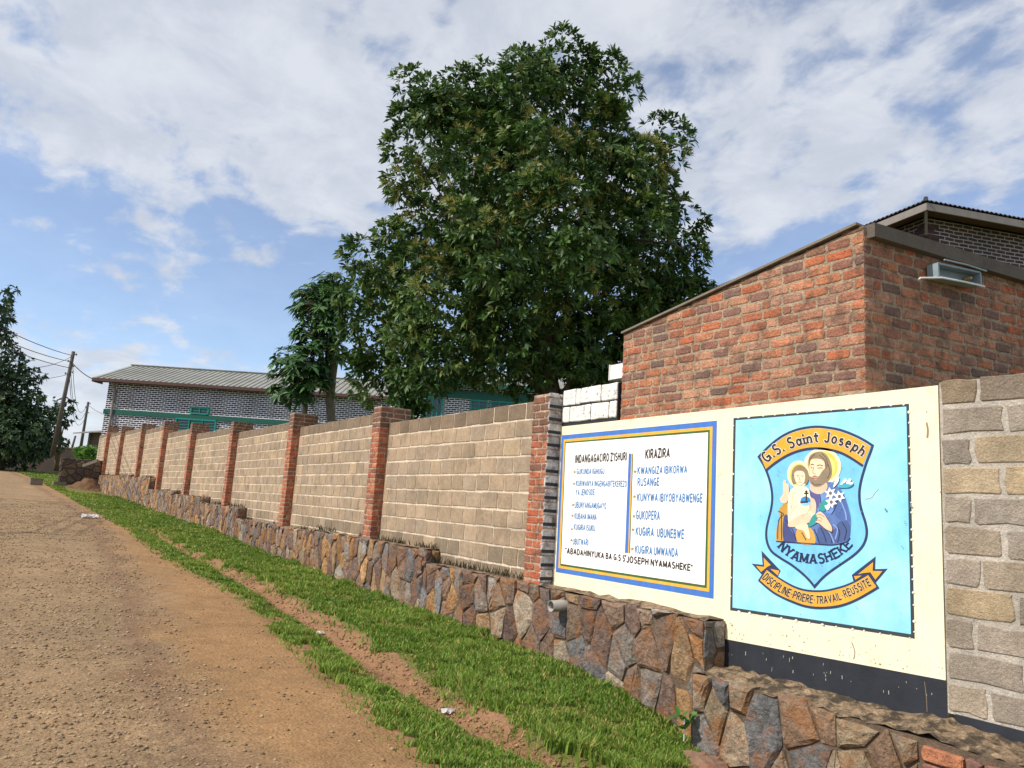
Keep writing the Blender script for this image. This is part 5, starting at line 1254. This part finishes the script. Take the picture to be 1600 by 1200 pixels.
def big_tree():
    r = np.random.default_rng(11); D0 = 16.6
    base = np.array([9.7, 13.9, 0.75])
    t = thing("avocado_tree", base, "tall dense dark green tree with yellow flower sprays behind the wall", "tree")
    S = D0 / FPX
    spec = [(872, 138, 84, 0), (805, 170, 84, -.6), (690, 186, 60, .2), (745, 172, 64, .6), (928, 150, 62, .4), (700, 255, 92, -.8), (820, 270, 120, -1.4), (940, 255, 105, -.4), (1010, 275, 66, .5), (1045, 340, 56, .8), (1022, 225, 46, .6), (652, 148, 26, .3), (642, 195, 30, .3), (722, 158, 44, .5), (775, 140, 44, .6), (880, 96, 42, .2), (915, 120, 44, .3),
            (665, 345, 78, .2), (760, 380, 105, -1.7), (900, 380, 130, -1.6), (1010, 400, 92, -.2), (1062, 430, 52, .6), (615, 420, 84, .3), (592, 485, 52, .5), (690, 480, 95, -1.3), (800, 500, 110, -1.5), (930, 490, 105, -.9), (1035, 480, 70, .3),
            (620, 540, 64, .5), (690, 548, 60, -.4), (790, 548, 62, -.6), (880, 560, 62, .4), (960, 560, 72, .8), (1050, 500, 62, 1.2), (578, 520, 30, .8), (600, 585, 40, .4), (655, 586, 36, .6),
            (860, 200, 120, 2.0), (760, 260, 130, 2.4), (940, 330, 130, 2.4), (700, 420, 130, 2.2), (850, 450, 150, 2.6), (980, 480, 110, 2.4), (640, 520, 80, 2.0), (800, 350, 120, .8), (770, 532, 82, 2.6), (880, 560, 90, 2.8), (980, 540, 80, 1.6), (1040, 470, 66, 1.4), (850, 575, 70, .6), (930, 585, 60, 1.0), (720, 540, 66, 1.4), (1075, 470, 36, .8), (560, 460, 34, .6), (1010, 575, 50, 1.8)]
    blobs = [(at(x, y + 4, D0 + dz), max(rr - 16, 22) * (.92 if dz > 1.9 else 1) * (D0 + dz) / FPX) for x, y, rr, dz in spec]
    # boughs end in dense domes of leaf rosettes; darker hollows stay between them
    C, A = [], []
    for c, rad in blobs:
        m_ = int(6.5 * rad * rad) + 4; d = unit(r.normal(0, 1, (m_, 3)) + np.array([0, 0, .15]))
        for q in d:
            cr = r.uniform(.30, .62); cc0 = c + q * rad * r.uniform(.72, 1.0); n2 = int(80 * cr * cr) + 5
            e = unit(q * .9 + np.array([0, 0, .35]) + r.normal(0, .75, (n2, 3))); C.append(cc0 + e * cr * r.uniform(.75, 1.05, (n2, 1)) * np.array([1, 1, .8])); A.append(unit(e + q * .4 + np.array([0, 0, .45])))
        m_ = int(48 * rad ** 3); d = unit(r.normal(0, 1, (m_, 3))); C.append(c + d * rad * (r.random((m_, 1)) ** .4) * .85); A.append(d)
    C = np.concatenate(C); A = np.concatenate(A)
    pal = [lin(48, 74, 32), lin(58, 88, 36), lin(68, 100, 40), lin(80, 110, 46), lin(52, 80, 38), lin(94, 120, 54), lin(74, 98, 50), lin(104, 118, 58)]
    hole = lambda p: (np.abs(p[:, 0] - 715) < 26) & (np.abs(p[:, 1] - 278) < 26)
    parts = [rosettes(C, A, 9, .165, .033, .35, 1.4, pal, r, .3, True)]
    V_, T, K = join(parts)
    build("crown", V_, T, MT["leaf"], t, cols=K)
    # flower sprays: star bursts of thin yellow-green stalks near the outer shell
    clusters = [(668, 400, 34), (640, 445, 30), (700, 420, 22), (960, 190, 34), (1010, 205, 30), (1045, 235, 40), (930, 235, 24), (835, 250, 24), (885, 310, 30), (960, 300, 30), (1040, 280, 24), (735, 205, 26), (650, 265, 26), (625, 290, 20), (825, 300, 30), (780, 345, 24), (920, 325, 26), (945, 440, 30), (870, 490, 22), (640, 330, 26), (830, 175, 20), (690, 330, 24), (770, 250, 24), (880, 215, 22), (1075, 250, 22)]
    cc_ = []
    # find shell points close to each cluster in view and grow sprays there
    Pc = (C - EYEV) @ RW; px = 800 + FPX * Pc[:, 0] / Pc[:, 2]; py = 600 - FPX * Pc[:, 1] / Pc[:, 2]
    fl_p, fl_a = [], []
    for x, y, rr in clusters:
        ok = np.where((np.hypot(px - x, py - y) < rr))[0]; ok = ok[np.argsort(Pc[ok, 2])][:max(8, int(len(ok) * .2))]
        pick = r.choice(ok, min(len(ok), 14), replace=False) if len(ok) else []
        for q in pick: fl_p.append(C[q] + A[q] * .05); fl_a.append(A[q])
    FP, FA = np.array(fl_p), np.array(fl_a)
    Vf, Tf, Kf = rosettes(FP, FA, 20, .135, .0060, .1, 1.35, [lin(158, 148, 78), lin(146, 146, 76), lin(170, 156, 88)], r, .1)
    build("flower_sprays", Vf, Tf, MT["flower"], t, cols=Kf)
    mb = MB(); tp = limb(mb, base, at(850, 470, D0 + .6), .30, .20, r, .03, 8, 12)
    for (x, y, dz, r0) in ((755, 325, -.9, .10), (700, 280, -.4, .05), (930, 300, .4, .10), (870, 200, .4, .09), (640, 450, .2, .08), (1010, 400, .4, .08), (960, 520, .2, .07), (690, 540, .2, .07)):
        src = tp[4 + (abs(x) % 4)]; pts = limb(mb, src, at(x, y, D0 + dz), r0, r0 * .35, r, .10)
        for _ in range(3 if x < 900 else 0):
            q = pts[r.integers(3, 6)]; limb(mb, q, q + r.normal(0, 1, 3) * np.array([.9, .9, .6]) + np.array([0, 0, .5]), r0 * .4, .012, r, .1, 5, 6)
    mb.build("trunk", MT["bark"], t, smooth=True)
    return t
big_tree()

def papaya(base, top, r0, heads, label, seed):
    r = np.random.default_rng(seed); t = thing("papaya_tree", base, label, "tree", "papaya trees behind the wall")
    mb = MB(); pts = limb(mb, base, top, r0, r0 * .6, r, .05, 9, 10); mb.build("trunk", MT["pale_bark"], t, smooth=True)
    parts = []; st = MB()
    for (c, rad, n) in heads:
        d = unit(r.normal(0, 1, (n, 3)) * np.array([1, 1, .55]) + np.array([0, 0, .25])); tips = c + d * rad * r.uniform(.55, 1.05, (n, 1)) + np.array([0, 0, -.12]) * (rad * r.random((n, 1)))
        for q in tips: st.tube([c + (q - c) * .05, c + (q - c) * .6 + np.array([0, 0, .06]), q], [.014, .01, .008], 5)
        ax = unit(d * .7 + np.array([0, 0, .75])); V_, T, K = rosettes(tips, ax, 11, .27, .05, 1.2, 1.65, [lin(58, 92, 50), lin(70, 106, 56), lin(86, 122, 62)], r, .4); parts.append((V_, T, K))
    V_, T, K = join(parts); build("crown", V_, T, MT["leaf"], t, cols=K); st.build("leaf_stalk", MT["leaf"], t)
DP = 24.0; pz = np.array([0, 0, -1.2])
papaya(at(499, 662, DP) + pz, at(510, 470, DP), .17, [(at(504, 475, DP), .88, 110), (at(520, 455, DP + .3), .62, 54), (at(502, 548, DP - .2), .72, 44), (at(530, 565, DP), .55, 14), (at(485, 520, DP), .6, 30), (at(515, 515, DP - .3), .55, 26)], "taller papaya tree with a straight pale trunk and two leafy tiers", 3)
papaya(at(492, 662, DP - .3) + pz, at(474, 590, DP - .5), .10, [(at(472, 575, DP - .5), .85, 80), (at(458, 610, DP - .5), .65, 44), (at(490, 602, DP - .6), .6, 30)], "shorter papaya tree leaning left on a thin crooked trunk", 5)

def leafy_tree(name, blobs, base, top, r0, L, W_, dens, label, pal, seed, group=None, cat="tree", nl=7, inner=.5):
    r = np.random.default_rng(seed); t = thing(name, base, label, cat, group)
    C, A = crown_points(blobs, r, dens, inner); V_, T, K = rosettes(C, A, nl, L, W_, .4, 1.5, pal, r, .45); build("crown", V_, T, MT["leaf"], t, cols=K)
    mb = MB(); pts = limb(mb, base, top, r0, r0 * .5, r, .05, 8, 10)
    for c, rad in blobs[5:13]: limb(mb, pts[r.integers(4, 8)], c, r0 * .35, r0 * .08, r, .1, 6, 6)
    mb.build("trunk", MT["bark"], t, smooth=True); return t
DK = [lin(56, 78, 50), lin(68, 92, 56), lin(80, 102, 60), lin(50, 70, 50)]  # far tree greens, greyed and lightened to put distance haze into the colour
DT = 62.0; bl = lambda L_: [(at(x, y, DT + dz), rr * (DT + dz) / FPX) for x, y, rr, dz in L_]
leafy_tree("dark_tree", bl([(-30, 500, 40, 0), (0, 478, 16, -1), (8, 462, 8, 0), (20, 455, 7, 0), (-16, 560, 36, -1), (20, 592, 20, 0), (14, 625, 22, -1), (8, 650, 36, -1), (38, 640, 24, 0), (58, 672, 22, -1), (20, 690, 40, -2), (-40, 650, 60, 0), (55, 698, 22, -1), (28, 560, 9, 0), (44, 570, 9, 0), (38, 590, 12, 0), (8, 528, 12, 0), (12, 505, 9, 0), (55, 620, 12, 0), (72, 648, 14, 1), (50, 605, 9, 1), (62, 586, 6, 1), (35, 690, 34, 0), (0, 680, 44, 0), (48, 664, 26, 1), (66, 690, 20, 1), (20, 640, 26, 1), (0, 600, 30, 1)]), at(-2, 735, DT - 1), at(0, 600, DT), .45, .36, .085, 3.0, "huge dark tree overhanging the far end of the road", DK, 21, inner=.6)
leafy_tree("loose_tree", bl([(98, 636, 15, 8), (104, 652, 11, 8), (90, 662, 14, 8), (82, 690, 18, 8), (96, 690, 8, 8), (78, 650, 14, 8), (110, 632, 7, 8)]), at(88, 735, DT + 8), at(95, 660, DT + 8), .25, .36, .09, 2.4, "smaller loose crowned tree behind the leaning utility pole", DK, 23)

# sapling in front of the classroom block
leafy_tree("sapling", [(at(x, y, 21), rr * 21 / FPX) for x, y, rr in ((640, 612, 22), (655, 625, 16), (630, 630, 16), (645, 640, 18))], at(642, 668, 21) + np.array([0, 0, -1.2]), at(643, 630, 21), .04, .26, .045, 9, "young broad leaved sapling poking over the block wall", [lin(74, 108, 52), lin(88, 122, 58)], 27, nl=9)
# weed at the plinth corner
r = np.random.default_rng(33); wb_ = P3(4.95, 4.88, -1.80)
t = thing("weed", wb_, "small broad leaved weed growing where the plinth meets the stone wall", "plant")
C = wb_ + np.array([[0, 0, .08], [.02, -.03, .14], [-.03, .02, .17]]); V_, T, K = rosettes(C, np.tile([[-.2, 0, 1.]], (3, 1)), 5, .11, .03, .5, 1.2, [lin(84, 124, 52), lin(74, 114, 48)], r, .3); build("foliage", V_, T, MT["leaf"], t, cols=K)
MB().tube([wb_, wb_ + np.array([0, 0, .17])], .004, 5).build("stem", MT["leaf"], t)

# ------------------------------------------------------------------ far end of the road
def pole(base, top, r0, label, arms, group=None, name="utility_pole"):
    t = thing(name, base, label, "pole", group); mb = MB(); mb.tube([base, base + (top - base) * .5, top], [r0, r0 * .85, r0 * .7], 10); mb.build("post", MT["wood"], t, smooth=True)
    for f, dx in arms:
        p = base + (top - base) * f; mb = MB(); mb.tube([p, p + np.array([dx, -.1, .02])], .03, 6); mb.tube([p + np.array([dx, -.1, -.06]), p + np.array([dx, -.1, .10])], [.05, .035], 8); mb.build("insulator", MT["concrete"], t)
    return t
pb, pt_ = at(82, 711, 57), at(115, 549, 57)
pole(pb, pt_, .17, "tall leaning wooden utility pole beside the low dark stone wall", [(.97, .22), (.9, -.22), (.86, .2), (.8, .22), (.78, -.24)])
p2b, p2t = at(124, 712, 100), at(138, 628, 100)
pole(p2b, p2t, .20, "thin distant utility pole beside the small house", [(.97, .25), (.9, -.25), (.8, .25)])
p3b, p3t = at(109, 712, 98), at(118, 681, 98)
pole(p3b, p3t, .16, "short tilted wooden post left of the distant utility pole", [], name="wooden_post")
p4b, p4t = at(106.5, 712, 100), at(107, 693, 100)
pole(p4b, p4t, .12, "shortest thin post at the far dark wall", [], name="wooden_post")
def wire(a, b, sag, label, rad=.022):
    pts = [a + (b - a) * t + np.array([0, 0, -4 * sag * t * (1 - t)]) for t in np.linspace(0, 1, 18)]
    tag(MB().tube(pts, rad, 4).build("power_line", MT["wire"], smooth=True), label, "cable", "overhead wires of the utility poles")
pw = lambda f: pb + (pt_ - pb) * f
npb = np.array([-7.4, 21.3, 0.2]); npt = npb + np.array([.1, 0, 8.3])
pole(npb, npt, .15, "roadside utility pole across the road, the near end of the wires", [(.97, .22), (.9, -.22), (.84, .22)])
wire(npt, pw(.96) + np.array([-.1, 0, 0]), .7, "topmost wire running left from the leaning pole")
wire(npb + (npt - npb) * .95, pw(.9), .8, "second wire from the top running left from the leaning pole")
wire(npb + (npt - npb) * .9, pw(.84), .7, "third wire from the top running left from the leaning pole")
wire(at(20, 590, 60), pw(.78), .25, "lowest wire running left from the leaning pole")
wire(at(60, 574, 52), pw(.955), .15, "short wire rising to the leaning pole across the others")
wire(pw(.90), hp(-.8, -.3, 6.6), .15, "cable from the leaning pole down to the hall eave", .03)
wire(pw(.95), p2t, 2.6, "slack wire drooping between the two utility poles, upper one")
wire(pw(.86), p2b + (p2t - p2b) * .88, 2.6, "slack wire drooping between the two utility poles, middle one")
wire(pw(.80), p2b + (p2t - p2b) * .74, 2.4, "slack wire drooping between the two utility poles, lowest one")
wire(p2b + (p2t - p2b) * .95, at(170, 650, 95), .2, "wire from the distant pole to behind the hall")

# low dark stone wall with a slab leaning on it, earth heap and stones
lw = thing("low_stone_wall", at(120, 757, 45.5), "low dark stone wall standing across the end of the boundary wall", "wall")
la, lb = np.array([1.95, 52.2]), np.array([4.1, 52.2]); 
def lp(s, z, d): return np.array([1.95 + s, 52.2 - d, z + EYE])
mb = MB(); mb.box((1.95, 52.2, EYE - .6), (4.1, 52.75, EYE + 1.36)); mb.build("mortar_core", M("dark_mortar", lin(96, 80, 66), vary=.2), lw)
mb = MB(); DPAL = [lin(96, 82, 70), lin(84, 74, 66), lin(76, 68, 62), lin(104, 90, 76)]
rubble(mb, lp, 0, 2.15, lambda s: -.4, lambda s: 1.38, .42, .36, DPAL, .02, .07, 0); rubble(mb, lambda s, z, d: np.array([1.95 - d, 52.2 + s, z + EYE]), 0, .5, lambda s: -.4, lambda s: 1.36, .4, .36, DPAL, .02, .06, 0)
mb.build("stone_facing", MT["dark_stone"], lw)
mb = MB(); mb.bar(at(131, 728, 44.6), at(153, 720, 44.6), .25, .16); tag(mb.build("concrete_beam", MT["concrete"]), "pale concrete beam lying slanted on the low dark stone wall", "beam")
def boulder(c, s, col, mat, name, label, cat, seed, squash=(1, 1, 1), n=(10, 7)):
    r = np.random.default_rng(seed); v = []; f = []; nu, nv = n
    for j in range(nv + 1):
        for i_ in range(nu):
            th, ph = math.pi * j / nv, 2 * math.pi * i_ / nu
            d = np.array([math.sin(th) * math.cos(ph), math.sin(th) * math.sin(ph), math.cos(th)]); k_ = 1 + r.normal(0, .10)
            d = np.sign(d) * np.abs(d) ** .8; v.append(np.array(c) + d * s * k_ * np.array(squash))
    for j in range(nv):
        for i_ in range(nu): f.append((j * nu + i_, j * nu + (i_ + 1) % nu, (j + 1) * nu + (i_ + 1) % nu, (j + 1) * nu + i_))
    return tag(build(name, v, f, mat, cols=[col] * len(v)), label, cat)
# earth heap
gx, gy = np.meshgrid(np.linspace(-1.1, 1.6, 26), np.linspace(-1.1, 1.0, 20)); hc = np.array([3.15, 51.0])
hz_ = .72 * np.exp(-((gx - .3) / .75) ** 2 - ((gy - .3) / .65) ** 2) + (np.random.default_rng(2).random(gx.shape) - .5) * .16
V = np.stack([gx + hc[0], gy + hc[1], ground_z(gx + hc[0], gy + hc[1]) - .06 + hz_], -1).reshape(-1, 3); nxk = gx.shape[1]
i = np.arange(nxk - 1)[None] + np.arange(gx.shape[0] - 1)[:, None] * nxk
tag(build("earth_heap", V, np.stack([i, i + 1, i + nxk + 1, i + nxk], -1).reshape(-1, 4), MT["soil"], cols=np.tile(lin(112, 86, 64), (len(V), 1))), "heap of reddish earth against the low dark stone wall", "earth heap")
gz = lambda x, y: float(ground_z(x, y))
def seat(px, py):
    """the ground point seen at a photo pixel"""
    r = ray(px, py); r = r / np.linalg.norm(r)
    for s in np.arange(2, 160, .05):
        p = r * s + EYEV
        if p[2] < gz(p[0], p[1]): return p
    return p
p = seat(117, 760); boulder(p + np.array([0, 0, .15]), .30, lin(138, 108, 92), MT["rubble"], "boulder", "reddish boulder in front of the earth heap", "stone", 4, (1.3, .8, .75))
p = seat(92, 759); mb = MB(); mb.obox(p + np.array([0, 0, .1]), np.array([.33, .05, 0]), np.array([-.03, .25, 0]), np.array([0, 0, .13])); tag(mb.build("stone_slab", MT["concrete"]), "flat grey stone slab at the foot of the low dark wall", "stone")
p = seat(56, 758); mb = MB(); mb.obox(p + np.array([0, 0, .14]), np.array([.30, .03, 0]), np.array([-.02, .18, 0]), np.array([0, 0, .20])); mb.obox(p + np.array([0, 0, .355]), np.array([.32, .03, 0]), np.array([-.02, .2, 0]), np.array([0, 0, .02])); tag(mb.build("concrete_block", MT["concrete"]), "square concrete marker block at the grassy edge of the road", "block")

# dark wall far behind the pole, weeds on it, small house
mb = MB(); a, b = at(-30, 730, 78), at(152, 735, 78); d2 = (b - a); L = np.hypot(d2[0], d2[1]); u2 = np.array([d2[0], d2[1], 0]) / L
zlo = -.2 + EYE; 
fw = thing("far_dark_wall", (a + b) / 2 * np.array([1, 1, 0]) + np.array([0, 0, 1.5]), "dark brick wall closing the far end of the road behind the trees", "wall")
mb.quad((a[0], a[1], 1.0), (b[0], b[1], 1.0), (b[0], b[1], 5.0), (a[0], a[1], 5.0), uv=[(0, 0), (L, 0), (L, 4), (0, 4)])
nb_ = np.array([-u2[1], u2[0], 0]) * .3
if nb_[1] < 0: nb_ = -nb_
mb.quad((a[0], a[1], 5.0), (b[0], b[1], 5.0), tuple(np.array((b[0], b[1], 5.0)) + nb_), tuple(np.array((a[0], a[1], 5.0)) + nb_)); mb.quad(tuple(np.array((a[0], a[1], 1.0)) + nb_), tuple(np.array((b[0], b[1], 1.0)) + nb_), tuple(np.array((b[0], b[1], 5.0)) + nb_), tuple(np.array((a[0], a[1], 5.0)) + nb_))
mb.build("brick_face", brick_texture_mat("dark_far_brick", lin(70, 54, 48), lin(60, 48, 44), lin(80, 66, 58), .3, .12, .015), fw, use_uv=True)
mb = MB(); mb.bar(np.array([a[0], a[1], 5.04]) + nb_ / 2, np.array([b[0], b[1], 5.04]) + nb_ / 2, .4, .1); mb.build("coping", MT["concrete"], fw)
r = np.random.default_rng(44)
C = np.array([at(x, y, 56 + z) for x, y, z in zip(r.uniform(116, 150, 160), r.uniform(703, 722, 160), r.uniform(-1, 1.5, 160))]); V_, T, K = rosettes(C, np.tile([[0, 0, 1.]], (160, 1)), 7, .42, .08, .2, 1.2, [lin(96, 138, 62), lin(118, 154, 72)], r, .4)
tag(build("weeds", V_, T, MT["leaf"], cols=K), "pale green weeds crowding behind the low dark stone wall", "weeds", kind="stuff")
hs = thing("small_house", at(145, 715, 76), "small brown house with a low grey roof beyond the hall corner", "house")
ha, hb = at(134, 715, 75), at(190, 717, 75); dh = hb - ha; dh[2] = 0; Lh = np.linalg.norm(dh); dh /= Lh; nh_ = np.array([dh[1], -dh[0], 0])
if nh_[1] > 0: nh_ = -nh_
hq = lambda s, d, z: np.array([ha[0], ha[1], 0]) + dh * s - nh_ * d + np.array([0, 0, z])
mb = MB()
for (p, q) in (((0, 0), (Lh, 0)), ((0, 5), (0, 0)), ((Lh, 0), (Lh, 5)), ((Lh, 5), (0, 5))): facade(mb, hq(*p, 0)[:2], hq(*q, 0)[:2], 1.5, 6.6)
mb.build("brick_wall", MT["house_brick"], hs, use_uv=True)
mb = MB(); v = [hq(-1.1, -.9, 6.35), hq(Lh + 1, -.9, 7.0), hq(Lh + 1, 3, 7.6), hq(-1.1, 3, 6.95)]; mb.add(v + [p + np.array([0, 0, -.1]) for p in v], [(0, 1, 2, 3), (4, 7, 6, 5), (0, 4, 5, 1), (1, 5, 6, 2), (2, 6, 7, 3), (3, 7, 4, 0)]); mb.build("roof", MT["roof"], hs)
mb = MB(); mb.bar(hq(.05, -.04, 1.5), hq(.05, -.04, 6.5), .15, .3, up=(0, 1, 0)); mb.bar(hq(0, -.05, 5.2), hq(Lh, -.05, 5.2), .1, .35); mb.build("concrete_frame", MT["concrete"], hs)

# ------------------------------------------------------------------ small things near the camera
def scrap(px, py, s, label, seed, name="litter"):
    r = np.random.default_rng(seed); p = seat(px, py); nn_ = 7; v = []
    for j in range(nn_):
        for i_ in range(nn_): v.append(p + np.array([(i_ / 6 - .5) * s, (j / 6 - .5) * s * .6, .012 + r.random() * s * .28]))
    return tag(build(name, v, [(j * nn_ + i_, j * nn_ + i_ + 1, (j + 1) * nn_ + i_ + 1, (j + 1) * nn_ + i_) for j in range(nn_ - 1) for i_ in range(nn_ - 1)], MT["litter"]), label, "litter")
scrap(703, 1117, .15, "crumpled clear plastic scrap lying in the red ditch near the camera", 1); scrap(497, 992, .13, "white plastic scrap on the grass edge farther up the ditch", 2); scrap(140, 810, .45, "small white scrap on the road edge far up the hill", 3)
# stone ledge in the bottom right foreground
boulder(P3(4.62, 4.35, -1.99), .30, lin(150, 104, 78), MT["rubble"], "flat_rock", "long flat reddish rock in the foreground below the plinth", "stone", 8, (1.5, 1.9, .42), (16, 9))
boulder(P3(4.93, 4.62, -1.90), .13, lin(134, 104, 84), MT["rubble"], "flat_rock", "small flat rock against the plinth beside the grass", "stone", 9, (1.2, 1.5, .5))
